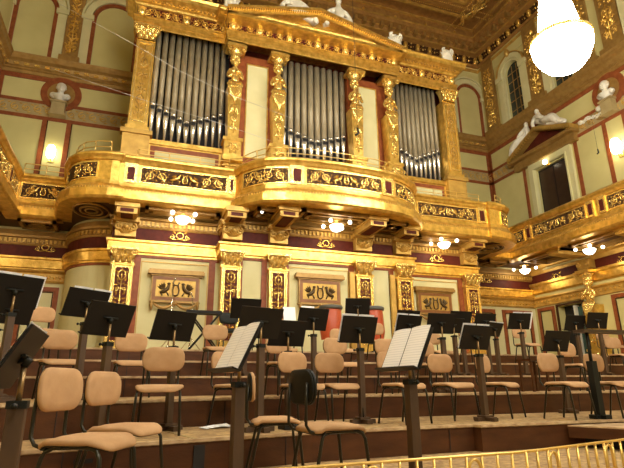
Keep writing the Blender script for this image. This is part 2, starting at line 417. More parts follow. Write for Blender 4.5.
# red strips and frames of the block bays
f = plane_map((0, YB, 0), (1, 0, 0), (0, -1, 0)); m = MB(); g = MB()
for sg in (-1, 1):
    a, b = (2.74, 4.66) if sg > 0 else (-4.84, -2.86)
    fbox(m, f, a, a + .16, .6, 3.04, 0, .04); fbox(m, f, b - .16, b, .6, 3.04, 0, .04)
    gframe(g, f, a + .17, b - .17, .5, 2.95, .02, .02)
fm = plane_map((0, YM, 0), (1, 0, 0), (0, -1, 0))
for a, b in ((-1.14, .82),):
    fbox(m, fm, a, a + .10, .6, 3.04, 0, .04); fbox(m, fm, b - .16, b, .6, 3.04, 0, .04); gframe(g, fm, a + .11, b - .17, .5, 2.95, .02, .02)
for a, b in ((-2.30, -1.62), (1.30, 2.02)):
    fbox(m, fm, b - .14, b, .6, 3.04, 0, .04); fbox(m, fm, a, a + .05, .6, 3.04, 0, .04)
trim(m, REDM, 'red marble strips between the lower pilasters'); trim(g, GOLDM)
# side walls under the galleries
for pa in (side_pathL, side_pathR):
    trim(MB().sweep(pa, [(0, 3.17), (.05, 3.18), (.10, 3.22), (.10, 3.45), (.15, 3.5), (.15, 3.58), (0, 3.6)]), GOLD)
    trim(MB().sweep(pa, [(0, 3.6), (.03, 3.6), (.03, 3.9), (0, 3.9)]), MAROON)
    trim(MB().sweep(pa, [(0, 3.9), (.08, 3.9), (.10, 4.04), (.2, 4.1), (.26, 4.24), (0, 4.24)]), GOLDM)
    trim(MB().sweep(pa, [(0, 2.70), (.05, 2.72), (.05, 2.95), (.12, 3.0), (.10, 3.05), (0, 3.05)]), GOLDM)
    f = pathmap(pa); m = MB(); s = .12
    while s < f.L[-1]:
        leaf(m, f, s, 2.94, -PI / 2, .17, .11, .08); s += .17
    trim(m, GOLD)
fr = plane_map((HW, 0, 0), (0, -1, 0), (-1, 0, 0)); fl = plane_map((-HW, 0, 0), (0, 1, 0), (1, 0, 0))
m = MB(); g = MB()
for a, b in ((-14.75, -13.95), (-11.6, -10.2), (-9.4, -7.6), (-7.3, -5.3), (-5., -3.)):
    gframe(m, fr, a, b, .4, 2.66, .12, .04); gframe(g, fr, a + .13, b - .13, .5, 2.53, .02, .03)
    gframe(m, fl, -b, -a, .4, 2.66, .12, .04)
trim(m, REDM, 'red panel frames of the lower side walls'); trim(g, DARKG)

# ------------------------------------------------------------------ upper walls: cornice, red bands, relief band
up_path = [(-HW, -13.), (-HW, YU), (HW, YU), (HW, -13.)]
cornice = [(0, 9.86), (.04, 9.88), (.06, 9.98), (.10, 10.0), (.10, 10.06), (.14, 10.08), (.20, 10.2), (.30, 10.26), (.32, 10.38), (.36, 10.44), (0, 10.46)]
trim(MB().sweep(up_path, cornice), BRONZE, 'cornice under the upper windows')
dentils(up_path[:3], 10.09, 10.17, .14, .2, .30, .15, GOLDB); 
trim(MB().sweep(up_path, [(0, 9.70), (.035, 9.70), (.035, 9.86), (0, 9.86)]), REDM)
trim(MB().sweep(up_path, [(0, 8.86), (.03, 8.86), (.03, 8.97), (0, 8.97)]), REDM)
trim(MB().sweep(up_path, [(0, 8.30), (.03, 8.30), (.03, 8.42), (0, 8.42)]), REDM)
trim(MB().sweep(up_path, [(0, 8.42), (.015, 8.42), (.015, 8.86), (0, 8.86)]), STONE)
f = pathmap(up_path); m = MB(); s = f.L[1] - 6 
while s < f.L[2] + 9:
    spiral(m, f, s, 8.64, .15, 1.3, 1, PI / 2, .022, .03, 12); leaf(m, f, s + .2, 8.6, .5, .2, .12); leaf(m, f, s + .2, 8.7, -.9, .16, .1); leaf(m, f, s - .02, 8.48, .3, .2, .09); leaf(m, f, s + .05, 8.80, -.2, .2, .09); s += .33
trim(m, GOLDM, 'carved scroll band along the upper wall')
# ceiling cornice and cove
ccor = [(0, 14.22), (.10, 14.25), (.12, 14.35), (.05, 14.38), (.05, 14.78), (.3, 14.85), (.34, 14.98), (.34, 15.1), (.62, 15.16), (.66, 15.34), (.60, 15.38), (.42, 15.42), (.42, 15.9), (.55, 15.96), (1.3, 15.96), (1.35, 15.8), (1.55, 15.78), (1.62, 15.68), (2.1, 15.68), (2.16, 15.8), (2.3, 15.85), (2.3, Z1)]
trim(MB().sweep(up_path, ccor), CEILG, 'stepped gold and brown ceiling cornice')
fu = pathmap(up_path)
m = MB(); m2 = MB(); s = fu.L[1] - 5.9
while s < fu.L[2] + 9.3:
    m.blob(fu(s, 14.58, .12), (.10, .10, .15), n=8, k=6); m.blob(fu(s, 14.42, .10), (.13, .1, .07), n=6, k=4)
    leaf(m, fu, s - .16, 14.5, PI / 2 + .3, .2, .12, .05); leaf(m, fu, s + .16, 14.5, PI / 2 - .3, .2, .12, .05)
    leaf(m, fu, s + .31, 14.42, PI / 2, .28, .16, .06); m.blob(fu(s + .31, 14.72, .1), .04, n=6, k=4)
    s += .62
trim(m, GOLD, 'row of gold masks under the ceiling')
trim(MB().sweep(up_path, [(.052, 14.40), (.056, 14.40), (.056, 14.77), (.052, 14.77)]), DARKG)
for a, b, d in ((14.84, 14.88, .31), (15.06, 15.12, .36), (15.30, 15.37, .67), (15.90, 15.95, .52)):
    trim(MB().sweep(up_path, [(d - .1, a), (d + .012, a), (d + .012, b), (d - .1, b)]), GOLDM)
for a, b in ((1.28, 1.40), (2.02, 2.14)):
    trim(MB().sweep(up_path, [(a, 15.66), (b, 15.66), (b, 15.74), (a, 15.74)]), GOLDM)
m = MB(); s = fu.L[1] - 5.9
while s < fu.L[2] + 9.3:
    spiral(m, fu, s, 15.02, .09, 1.1, 1, PI / 2, .035, .42, 10); fbox(m, fu, s - .07, s + .07, 14.9, 15.14, .33, .55); s += .42
trim(m, BRONZE, 'small scroll brackets under the ceiling')
dentils(up_path, 15.98, 16.04, .42, .48, .5, .25, GOLDM)
m = MB(); s = fu.L[1] - 5.6
while s < fu.L[2] + 9.:
    m.blob(fu(s, 15.62, .44), (.07, .07, .1), n=6, k=4); s += 1.55
trim(m, GOLD)
m = MB(); s = fu.L[1] - 8
while s < fu.L[2] + 10.:
    m.blob(fu(s, 15.78, 1.45), .03, n=6, k=4); m.blob(fu(s + .05, 15.67, 1.85), .03, n=6, k=4); s += .10
trim(m, GOLD, 'bead rows on the ceiling frame')
# coffered ceiling field
m = MB(); g = MB(); q = MB()
for iy in range(8):
    y1 = YU - 2.5 - iy * 3.3; y0 = y1 - 2.9
    for (x0, x1) in ((-6.9, -4.2), (-3.8, 3.8), (4.2, 6.9)):
        for k, (wd, dz) in enumerate(((.22, .22), (.14, .12))):
            o = k * .3
            m.box(x0 + o, x1 - o, y0 + o, y0 + o + wd, Z1 - dz, Z1); m.box(x0 + o, x1 - o, y1 - o - wd, y1 - o, Z1 - dz, Z1)
            m.box(x0 + o, x0 + o + wd, y0 + o, y1 - o, Z1 - dz, Z1); m.box(x1 - o - wd, x1 - o, y0 + o, y1 - o, Z1 - dz, Z1)
        q.box(x0 + .6, x1 - .6, y0 + .6, y1 - .6, Z1 - .04, Z1)
trim(m, GOLDM, 'gold coffer frames of the ceiling'); trim(q, GREENP, 'painted ceiling panels')
# gold foliage in the corner of the ceiling frame
for sg in (-1, 1):
    t = thing('ceiling_corner_ornament', (sg * 8.08, 14.6, 15.6), 'gilded foliage spray in the ceiling corner ' + ('above the right arched windows' if sg > 0 else 'over the niche bust, left of the organ'), 'ornament')
    m = MB()
    for k in range(30):
        a = random.uniform(1.1, 2.0); l = random.uniform(.4, .8); c = Vector((sg * 8.08, 15.5 - random.uniform(0, 1.9), 15.60)); p = [c + Vector((random.uniform(-.2, .2), 0, 0))]
        for j in range(5): p.append(p[-1] + Vector((-sg * math.cos(a) * l / 5, -math.sin(a) * l / 5, random.uniform(-.03, .05)))); a += random.uniform(-.5, .5)
        m.tube(p, [.05, .045, .04, .03, .02, .01], 5)
    m.build('foliage', GOLDB, t)

# ---- upper end wall: blind arches, carved pilasters
ORNC = {}
def arch(mb, f, sc, hw, z0, zs, wd, d, n=14, leg=True):
    if leg:
        fbox(mb, f, sc - hw - wd, sc - hw, z0, zs, 0, d); fbox(mb, f, sc + hw, sc + hw + wd, z0, zs, 0, d)
    for i in range(n):
        a0, a1 = PI * i / n, PI * (i + 1) / n; r0, r1 = hw, hw + wd
        q = [f(sc + r * math.cos(a), zs + r * math.sin(a), dd) for dd in (0, d) for r, a in ((r0, a0), (r1, a0), (r1, a1), (r0, a1))]
        mb.add(q, [(0, 3, 2, 1), (4, 5, 6, 7), (0, 1, 5, 4), (1, 2, 6, 5), (2, 3, 7, 6), (3, 0, 4, 7)])
fb = plane_map((0, YU, 0), (1, 0, 0), (0, -1, 0))
m = MB(); g = MB(); gg = MB()
for x in (-8.85, -6.3, -3.8, 3.8, 6.3, 8.8):
    hwid = .66 if abs(x) < 8 else .55
    arch(m, fb, x, hwid, 10.5, 12.55, .13, .05)
    arch(g, fb, x, hwid + .15, 12.55, 12.55, .22, .09, leg=False); arch(g, fb, x, hwid + .42, 12.55, 12.55, .06, .12, leg=False)
    for sg in (-1, 1):
        fbox(g, fb, x + sg * (hwid + .27) - .14, x + sg * (hwid + .27) + .14, 10.5, 12.42, 0, .07)
        fbox(g, fb, x + sg * (hwid + .27) - .20, x + sg * (hwid + .27) + .20, 12.42, 12.6, 0, .14)
trim(m, REDM, 'red arch outlines of the upper end wall'); trim(g, CREAM2, 'pale arches of the upper end wall')
def carved_pilaster(pos, nrm, u, label, k_=1.):
    t = thing('carved_pilaster', pos, label, 'pilaster', 'carved pilasters between the upper arches')
    f = plane_map((pos[0], pos[1], 0), u, nrm)
    m = MB(); fbox(m, f, -.32 * k_, .32 * k_, 10.46, 10.74, 0, .2); fbox(m, f, -.25 * k_, .25 * k_, 10.74, 14.2, 0, .1); m.build('shaft', BRONZE, t)
    m = MB(); fbox(m, f, -.19 * k_, .19 * k_, 10.86, 13.8, .09, .105); m.build('panel', BRONZE, t)
    m = MB(); f2 = lambda s, z, d: f(s, z, d + .105); arabesque(m, f2, .40 * k_, 10.9, 13.75, .024)
    for k in range(90):
        leaf(m, f2, random.uniform(-.15, .15) * k_, random.uniform(10.95, 13.6), random.uniform(0, 6.28), .12, .07, .03)
    m.build('carving', GOLD, t); return t
for x, lb in ((-7.62, 'upper wall above the left bust'), (7.62, 'upper wall right of the organ')):
    carved_pilaster((x, YU, 10.46), (0, -1, 0), (1, 0, 0), 'tall narrow carved gold pilaster on the ' + lb)
for i, yp in enumerate((15.75, 13.1, 10.85, 9.75, 7.3)):
    carved_pilaster((HW, yp, 10.46), (-1, 0, 0), (0, -1, 0), ['carved gold pilaster in the corner before the first arched window of the right wall', 'carved gold pilaster between the first and second arched windows of the right wall', 'carved gold pilaster behind the chandelier, past the second arched window', 'carved gold pilaster at the top right edge of the photo', 'carved gold pilaster farthest forward on the right wall'][i], 1.45)
# arched windows on the right wall
for i, yc in enumerate(winY):
    f = fr; s = -yc
    if i < 4:
        wn = thing('window_%d' % (i + 1), (HW, yc, WZ0), 'dark arched window number %d from the corner, high on the right wall' % (i + 1), 'window'); wn['kind'] = 'structure'
        if 'category' in wn: del wn['category']
        m = MB(); n = 12
        poly = [(yc + WR, WZ0), (yc - WR, WZ0)] + [(yc - WR * math.cos(PI * k / n), WZ1 + WR * math.sin(PI * k / n)) for k in range(n + 1)]
        m.yz(poly, HW + .10, HW + .12); m.build('pane', GLASS, wn)
        m = MB()
        for dy in (-.13, .13): m.box(HW + .07, HW + .11, yc + dy - .012, yc + dy + .012, WZ0, WZ1 + .33)
        for z in (11.0, 11.45, 11.9, 12.35, 12.75): m.box(HW + .07, HW + .11, yc - WR, yc + WR, z - .012, z + .012)
        m.build('glazing_bars', BRONZE, wn)
        m = MB(); arch(m, fr, s, WR, WZ0, WZ1, .10, .10); arch(m, fr, s, WR + .12, WZ1, WZ1, .2, .16, leg=False)
        for sg in (-1, 1):
            fbox(m, fr, s + sg * (WR + .25) - .15, s + sg * (WR + .25) + .15, WZ0 - .1, WZ1 - .15, 0, .12)
            fbox(m, fr, s + sg * (WR + .25) - .2, s + sg * (WR + .25) + .2, WZ1 - .15, WZ1 + .05, 0, .2)
        m.build('surround', CREAM2, wn)
        m = MB(); arch(m, fr, s, WR + .34, WZ1, WZ1, .05, .19, leg=False); m.blob(fr(s, WZ1 + WR + .42, .2), (.12, .12, .2), n=6, k=5); m.build('gold_arch_moulding', GOLDM, wn)
trim(MB().sweep([(HW, YU), (HW, -6)], [(0, 13.55), (.03, 13.55), (.03, 14.2), (0, 14.2)]), CREAM)
trim(MB().sweep(up_path, [(.0, 13.98), (.05, 14.0), (.08, 14.1), (0, 14.12)]), GOLDM)

# ---- middle zone: panels with red stripes, medallions
m = MB()
for x in (-8.05, -7.33, 8.05, 7.33): fbox(m, fb, x - .07, x + .07, 4.3, 8.3, 0, .03)
for y in (14.45, 11.92, 10.72, 9.98, 8.3, 6.0, 5.2, 3.5): fbox(m, fr, -y - .07, -y + .07, 4.3, 8.3, 0, .03)
for x in (-9.48, 9.48): fbox(m, fb, x - .07, x + .07, 4.3, 9.8, 0, .03)
fbox(m, fr, -16.35, -16.22, 4.3, 9.8, 0, .03); fbox(m, fl, 16.22, 16.35, 4.3, 9.8, 0, .03)
trim(m, REDM, 'red vertical strips of the upper gallery wall')
m = MB()
for x in (-8.05, -7.33): fbox(m, fb, x + .07, x + .10, 4.3, 8.3, 0, .03)
trim(m, DARKG)
def bust(f, sc, z, label, where):
    t = thing('niche_medallion', f(sc, z - .2, 0), 'round red and gold niche behind the white bust ' + where, 'medallion')
    m = MB(); n = 28
    for r0, r1, d in ((.42, .62, .05),):
        for i in range(n):
            a0, a1 = 2 * PI * i / n, 2 * PI * (i + 1) / n
            q = [f(sc + r * math.cos(a), z + r * math.sin(a), dd) for dd in (0, d) for r, a in ((r0, a0), (r1, a0), (r1, a1), (r0, a1))]
            m.add(q, [(0, 3, 2, 1), (4, 5, 6, 7), (0, 1, 5, 4), (1, 2, 6, 5), (2, 3, 7, 6), (3, 0, 4, 7)])
    m.build('ring', REDM, t)
    m = MB(); m.add([f(sc + .42 * math.cos(2 * PI * i / n), z + .42 * math.sin(2 * PI * i / n), .04) for i in range(n)], [tuple(range(n))]); m.build('disc', BRONZE, t)
    b = thing('portrait_bust', f(sc, z - .85, 0), label, 'bust')
    m = MB(); fbox(m, f, sc - .2, sc + .2, z - .85, z - .42, 0, .3); fbox(m, f, sc - .24, sc + .24, z - .44, z - .38, 0, .34); fbox(m, f, sc - .24, sc + .24, z - .9, z - .83, 0, .34); m.build('pedestal', STONE, b)
    m = MB(); c = lambda s, t, d: f(sc + s, z + t, d)
    P = lambda s, t, d: Vector(c(s, t, d))
    m.tube([c(0, -.38, .18), c(0, -.3, .18), c(0, -.18, .18), c(0, -.08, .18)], [.09, .12, .26, .10], 12)
    for sg in (-1, 1): m.blob(c(sg * .2, -.16, .18), (.12, .12, .1))
    m.tube([c(0, -.12, .18), c(0, .05, .19)], [.1, .085], 10)
    m.blob(c(0, .14, .2), (.13, .14, .17), n=14, k=10); m.blob(c(0, .2, .16), (.15, .15, .14), n=12, k=8)
    m.tube([c(0, .19, .32), c(0, .12, .36), c(0, .10, .33)], [.015, .028, .012], 6)
    m.blob(c(0, .02, .30), (.06, .05, .045)); m.blob(c(0, .065, .325), (.035, .02, .012))
    for sg in (-1, 1): m.blob(c(sg * .05, .165, .315), (.022, .02, .014)); m.blob(c(sg * .135, .13, .19), (.03, .04, .045))
    m.build('bust', WHITE, b)
bust(fb, -7.69, 9.32, 'white portrait bust on a pedestal in the round niche, upper wall left of the organ', 'left of the organ')
bust(fr, -10.3, 9.32, 'white portrait bust in the round niche, high on the right wall below the chandelier', 'on the right wall')
def wall_lamp(f, sc, z, label, w_=.13, h_=.42):
    t = thing('wall_lamp', f(sc, z - h_ / 2, 0), label, 'lamp')
    m = MB(); fbox(m, f, sc - .08, sc + .08, z - h_ * .7, z + h_ * .5, 0, .04); m.tube([f(sc, z - h_ * .5, .03), f(sc, z - h_ * .6, .1), f(sc, z - h_ * .5, .17)], .02, 6); m.build('bracket', GOLD, t)
    m = MB(); P = [f(sc, z - h_ * .5 + h_ * k / 6, .18) for k in range(7)]; m.tube(P, [w_ * .6, w_ * .95, w_, w_, w_, w_ * .9, w_ * .6], 12); m.build('shade', WLAMP, t)
wall_lamp(fb, -7.7, 7.15, 'lit white wall lamp between two red strips, upper wall left of the organ')
wall_lamp(fr, -10.32, 7.25, 'lit white wall lamp on the right wall near the photo edge, below the bust', .16, .5)
wall_lamp(fr, -13.2, 7.98, 'small lit warm lamp over the dark gallery doorway', .08, .16)

# gallery door on the right wall
d = thing('door_1', (HW, 13.1, 4.3), 'dark doorway with pale frame behind the right gallery', 'door'); d['kind'] = 'structure'; del d['category']
m = MB(); m.box(HW + .10, HW + .14, 12.35, 13.85, 4.3, 7.9); m.build('dark_opening', BLACK, d)
m = MB()
for y in (12.42, 13.12): m.box(HW + .06, HW + .09, y, y + .64, 4.4, 7.8)
m.build('door_leaves', nmat('dark_brown_door', (.045, .022, .012), .35, 0, (.03, .014, .008), 5), d)
m = MB(); gframe(m, fr, -14.12, -12.08, 4.0, 8.2, .27, .12); gframe(m, fr, -13.93, -12.27, 4.0, 8.0, .06, .16); m.build('frame', CREAM2, d)
t = thing('pediment', (HW, 13.2, 8.28), 'brown and gold triangular pediment over the gallery doorway on the right wall', 'pediment')
m = MB(); y0, y1 = 11.65, 14.85; ym = 13.25; za, zb = 8.55, 9.28
fbox(m, fr, -y1 + .1, -y0 - .1, 8.2, 8.5, 0, .22); fbox(m, fr, -y1, -y0, 8.5, 8.62, 0, .42)
m.build('architrave', BRONZE, t)
m = MB()
for ya, yb in ((y1, ym), (y0, ym)):
    m.yz([(ya, za + .05), (yb, zb), (yb, zb + .17), (ya, za + .22)], HW - .45, HW)
m.build('raking_cornice', GOLDM, t)
m = MB(); m.yz([(y1 - .15, za + .07), (ym, zb + .02), (y0 + .15, za + .07)], HW - .12, HW); m.build('tympanum', MAROON, t)
m = MB()
for k in range(16):
    u = (k + .5) / 16
    for ya in (y1, y0): m.cbox((HW - .42, ya + (ym - ya) * u, za + (zb - za) * u + .04), (.06, .05, .07))
m.build('dentils', GOLD, t)

# ------------------------------------------------------------------ figures
def skin(name, mat, joints, edges, radii, root=0, parent=None, org=(0, 0, 0), sub=2, extra=None):
    me = bpy.data.meshes.new(name); o0 = Vector(org)
    me.from_pydata([tuple(Vector(j)) for j in joints], edges, [])
    o = bpy.data.objects.new(name, me); COL.objects.link(o)
    sk = o.modifiers.new('s', 'SKIN'); 
    for i, r in enumerate(radii):
        sv = me.skin_vertices[0].data[i]; sv.radius = (r, r) if not isinstance(r, tuple) else r; sv.use_root = (i == root)
    sk.use_smooth_shade = True
    if sub: ss = o.modifiers.new('u', 'SUBSURF'); ss.levels = sub; ss.render_levels = sub
    bpy.context.view_layer.update()
    dg = bpy.context.evaluated_depsgraph_get(); ev = o.evaluated_get(dg); me2 = bpy.data.meshes.new_from_object(ev)
    bpy.data.objects.remove(o)
    vs = [v.co.copy() for v in me2.vertices]; fs = [tuple(p.vertices) for p in me2.polygons]
    return vs, fs
def reclining(m, f):
    """draped reclining figure, local frame f(s along, t up, d out): head towards -s"""
    J = [(0, .14, 0), (-.16, .30, .0), (-.26, .50, 0), (-.28, .62, 0), (-.30, .74, .02),
         (-.40, .50, .12), (-.48, .30, .2), (-.42, .1, .24), (-.22, .48, .18), (-.04, .34, .26), (.10, .30, .24),
         (.22, .22, .08), (.42, .34, .10), (.62, .10, .10), (.78, .04, .12), (.20, .10, -.05), (.5, .12, -.02), (.82, .05, 0), (.95, .03, .02)]
    Ed = [(0, 1), (1, 2), (2, 3), (3, 4), (2, 5), (5, 6), (6, 7), (2, 8), (8, 9), (9, 10), (0, 11), (11, 12), (12, 13), (13, 14), (0, 15), (15, 16), (16, 17), (17, 18)]
    Rr = [.20, .18, .19, .09, .11, .10, .08, .06, .10, .08, .06, .19, .17, .13, .09, .18, .16, .11, .07]
    vs, fs = skin('tmp', WHITE, [f(*j) for j in J], Ed, Rr)
    m.add(vs, fs, True)
    m.blob(f(-.31, .78, .03), (.085, .085, .11), n=12, k=8)
    m.tube([f(-.1, .25, .12), f(.2, .2, .22), f(.5, .22, .2), (f(.7, .02, .22))], [.1, .15, .14, .07], 8)
m = MB(); F1 = lambda s, t_, d_: fr(-13.5 - s * .95, 9.22 + t_ - .10 - abs(s) * .12 + (-.0), .2 + d_)
reclining(m, lambda s, t_, d_: fr(-13.2 + s * .98 + .35, 9.33 + t_ * .98 - max(0, s) * .35 + .0, .22 + d_ * .8))
tag(m.build('reclining_statue', WHITE), 'white draped reclining statue on the right slope of the doorway pediment', 'statue')
m = MB(); reclining(m, lambda s, t_, d_: fr(-13.6 - s * .9 - .45, 9.15 + t_ * .9 - max(0, s) * .45, .22 + d_ * .8))
tag(m.build('reclining_statue', WHITE), 'white draped reclining statue on the left slope of the doorway pediment', 'statue')
m = MB()
for k in range(9): spiral(m, fr, -11.4 + k * .13, 8.72 + .05 * math.sin(k), .08, 1.2, 1, k, .03, .05, 9)
m.blob(fr(-11.5, 8.75, .08), (.07, .1, .08)); m.blob(fr(-10.7, 8.85, .1), (.1, .12, .1))
tag(m.build('plaster_garland', WHITE), 'white plaster garland between the doorway pediment and the bust', 'garland')
# organ
ORG_T = thing('pipe_organ', (0, YO, 4.3), 'large gilded pipe organ with three fields of grey pipes above the gallery', 'organ')
T = ORG_T
m = MB(); m.box(-5.35, 5.35, YO + .55, YU - .02, 4.3, 10.3); m.build('case', MAROON, T)
for sg in (-1, 1):
    m = MB(); a, b = (2.55, 4.60) if sg > 0 else (-4.85, -2.75)
    m.box(a - .1, b + .1, YO + .50, YO + .54, 6.0, 10.3); m.build('pipe_recess', BLACK, T)
m = MB(); m.box(-1.15, 1.12, YO + .45, YO + .5, 5.6, 9.9); m.build('pipe_recess', BLACK, T)
def pipes(x0, x1, n, yp, zb, zt, zm0, zm1):
    p = (x1 - x0) / n
    for i in range(n):
        x = x0 + p * (i + .5); u = abs(2 * (i + .5) / n - 1); zm = zm1 + (zm0 - zm1) * u; r = p * .445 * (1.0 - .15 * u)
        pt = MB(); pt.lathe([(r, zm + .10), (r, zt), (r * .8, zt)], (x, yp, 0), 14)
        po = pt.build('organ_pipe', PIPE, T)
        q = MB(); q.lathe([(r * .25, zb), (r * .96, zm - .12), (r, zm - .1), (r, zm + .1)], (x, yp, 0), 14)
        ft = q.build('pipe_foot', PIPEB, po)
        q = MB(); q.cbox((x, yp - r * .98, zm + .04), (r * 1.3, .012, .10)); q.build('mouth', BLACK, po)
        q = MB(); q.lathe([(r * 1.06, zm + .11), (r * 1.06, zm + .2)], (x, yp, 0), 14); q.build('pipe_band', PIPEB, po)
pipes(-4.86, -2.78, 11, YO + .22, 6.36, 9.95, 7.42, 6.98)
pipes(2.62, 4.56, 11, YO + .22, 6.36, 9.88, 7.42, 6.98)
pipes(-1.10, 1.06, 10, YO + .1, 6.3, 9.74, 7.30, 6.92)
# plinth under the pipe fields
m = MB()
for a, b, y in ((-5.38, -2.6, YO), (2.5, 5.1, YO)):
    m.box(a, b, y - .02, y + .5, 4.3, 6.2); m.box(a - .04, b + .04, y - .08, y + .5, 6.2, 6.32); m.box(a, b, y - .02, y + .5, 6.32, 6.36)
m.box(-2.75, 2.7, YO - .25, YO + .5, 4.3, 5.75); m.box(-2.8, 2.75, YO - .31, YO + .5, 5.75, 5.87); m.box(-1.1, 1.1, YO - .1, YO + .5, 5.8, 6.3)
m.build('plinth', GOLD, T)
fo = plane_map((0, YO - .03, 0), (1, 0, 0), (0, -1, 0))
for a, b in ((-4.72, -2.9), (2.85, 4.4)):
    m = MB(); fbox(m, fo, a, b, 5.5, 6.14, 0, .03); po = m.build('plinth_panel', REDM, T)
    m = MB(); fbox(m, fo, a + .12, b - .1, 5.5, 6.0, .03, .05); m.build('plinth_inset', CREAM2, po)
# outer organ pilasters
for x in (-5.10, 4.84):
    nm = 'left' if x < 0 else 'right'
    t = thing('organ_pilaster', (x, YO, 5.3), 'gilded pilaster with leafy capital at the outer %s edge of the organ pipes' % nm, 'pilaster', 'outer organ pilasters')
    m = MB(); m.box(x - .34, x + .34, YO - .2, YO - .02, 5.75, 6.35); m.box(x - .40, x + .40, YO - .26, YO - .02, 6.35, 6.47); m.box(x - .4, x + .4, YO - .26, YO - .02, 5.62, 5.75); m.build('pedestal', GOLDM, t)
    m = MB(); m.box(x - .30, x + .30, YO - .2, YO - .01, 6.47, 6.6); m.box(x - .25, x + .25, YO - .16, YO + .5, 6.6, 9.3); m.build('shaft', GOLD, t)
    f = plane_map((x, YO - .16, 0), (1, 0, 0), (0, -1, 0))
    m = MB(); gframe(m, f, -.21, .21, 6.72, 9.22, .04, .02); m.build('border', GOLDB, t)
    m = MB(); arabesque(m, lambda s, z, d: f(s, z, d + .002), .32, 6.8, 9.16, .02); m.build('carving', GOLDM, t)
    m = MB(); capital(m, (x, YO - .16, 9.28), .50, .46); m.build('capital', GOLDB, t)
# framed cream panels between the caryatids
for sg in (-1, 1):
    a, b = (1.33, 2.22) if sg > 0 else (-2.32, -1.42)
    f = plane_map((0, YO - .02, 0), (1, 0, 0), (0, -1, 0)); m = MB(); fbox(m, f, a - .25, b + .25, 5.8, 9.55, -.5, .02); m.build('side_panel', REDM, T)
    m = MB(); fbox(m, f, a + .14, b - .14, 6.2, 9.25, .02, .035); m.build('panel_field', CREAM2, T)
    m = MB(); gframe(m, f, a + .11, b - .11, 6.17, 9.28, .035, .05); m.build('panel_moulding', GOLD, T)
# caryatid pilasters
def caryatid():
    t = thing('caryatid_pilaster', (0, 0, 0), '', 'caryatid')
    m = MB(); m.box(-.24, .24, -.2, .2, 0, .12); m.box(-.2, .2, -.17, .2, .12, .5); m.box(-.24, .24, -.2, .2, .5, .58); m.build('pedestal', GOLD, t, local=True)
    f = plane_map((0, -.17, 0), (1, 0, 0), (0, -1, 0)); m = MB()
    spiral(m, f, 0, .31, .11, 1.2, 1, 0, .03, .02, 12); [leaf(m, f, 0, .31, k * PI / 3, .17, .1) for k in range(6)]; m.build('rosette', GOLDB, t, local=True)
    m = MB(); vs = [(-.13, -.13), (.13, -.13), (.13, .2), (-.13, .2)]
    m.add([(x * 1., y, .58) for x, y in vs] + [(x * 1.35, y * 1.15, 2.0) for x, y in vs], [(0, 3, 2, 1), (4, 5, 6, 7), (0, 1, 5, 4), (1, 2, 6, 5), (2, 3, 7, 6), (3, 0, 4, 7)])
    m.build('tapered_shaft', GOLD, t, local=True)
    f = plane_map((0, -.14, 0), (1, 0, 0), (0, -1, 0)); m = MB()
    arabesque(m, f, .2, .7, 1.5, .018)
    for k in range(7):
        a = -.12 + k * .04; m.tube([(a, -.13, 2.12), (a * 1.15, -.17, 1.95), (a * .9, -.17, 1.7), (a * .5, -.15, 1.45 + abs(a) * 2)], [.028, .032, .024, .010], 6)
    for sg in (-1, 1):
        m.tube([(sg * .13, -.1, 2.14), (sg * .17, -.12, 2.02), (sg * .14, -.17, 1.92), (0, -.19, 1.97)], [.03, .04, .035, .025], 6)
        leaf(m, f, 0, 1.5, -PI / 2 + sg * .4, .3, .14)
    m.build('drapery', GOLDB, t, local=True)
    J = [(0, -.03, 2.08), (0, -.05, 2.25), (0, -.06, 2.42), (0, -.03, 2.56), (0, -.04, 2.66), (.13, -.03, 2.46), (.18, -.04, 2.32), (.17, -.14, 2.2), (.08, -.19, 2.26), (-.13, -.03, 2.46), (-.18, -.04, 2.32), (-.17, -.14, 2.2), (-.08, -.19, 2.30)]
    vs, fs = skin('tmp', GOLDB, J, [(0, 1), (1, 2), (2, 3), (3, 4), (2, 5), (5, 6), (6, 7), (7, 8), (2, 9), (9, 10), (10, 11), (11, 12)], [.12, .10, .12, .05, .055, .055, .045, .04, .03, .055, .045, .04, .03])
    m = MB(); m.add(vs, fs, True); m.blob((0, -.05, 2.70), (.085, .10, .11), n=12, k=8)
    for sg in (-1, 1): m.blob((sg * .065, -.155, 2.38), (.06, .055, .06)); m.blob((sg * .03, -.145, 2.715), .014, n=5, k=4)
    m.tube([(0, -.14, 2.74), (0, -.17, 2.69), (0, -.145, 2.68)], [.01, .018, .01], 5); m.blob((0, -.14, 2.655), (.025, .012, .01), n=6, k=4)
    m.build('figure', GOLDB, t, local=True)
    m = MB(); m.blob((0, .0, 2.74), (.12, .12, .10), n=10, k=6)
    for k in range(8): a = k * PI / 4; m.blob((.1 * math.cos(a), .1 * math.sin(a) - .01, 2.76), .04, n=6, k=4)
    m.build('hair', GOLDB, t, local=True)
    m = MB(); m.lathe([(.10, 2.80), (.13, 2.84), (.11, 2.88), (.15, 2.98), (.21, 3.05)], (0, 0, 0), 14, rip=.05, rn=10); m.build('basket', GOLDB, t, local=True)
    m = MB(); m.box(-.25, .25, -.24, .2, 3.05, 3.12); m.box(-.21, .21, -.20, .2, 3.12, 3.17)
    for sg in (-1, 1): spiral(m, plane_map((0, -.22, 0), (1, 0, 0), (0, -1, 0)), sg * .17, 2.99, .07, 1.2, -sg, PI / 2, .022, .0, 12)
    m.build('abacus', GOLD, t, local=True)
    return t
cary = caryatid()
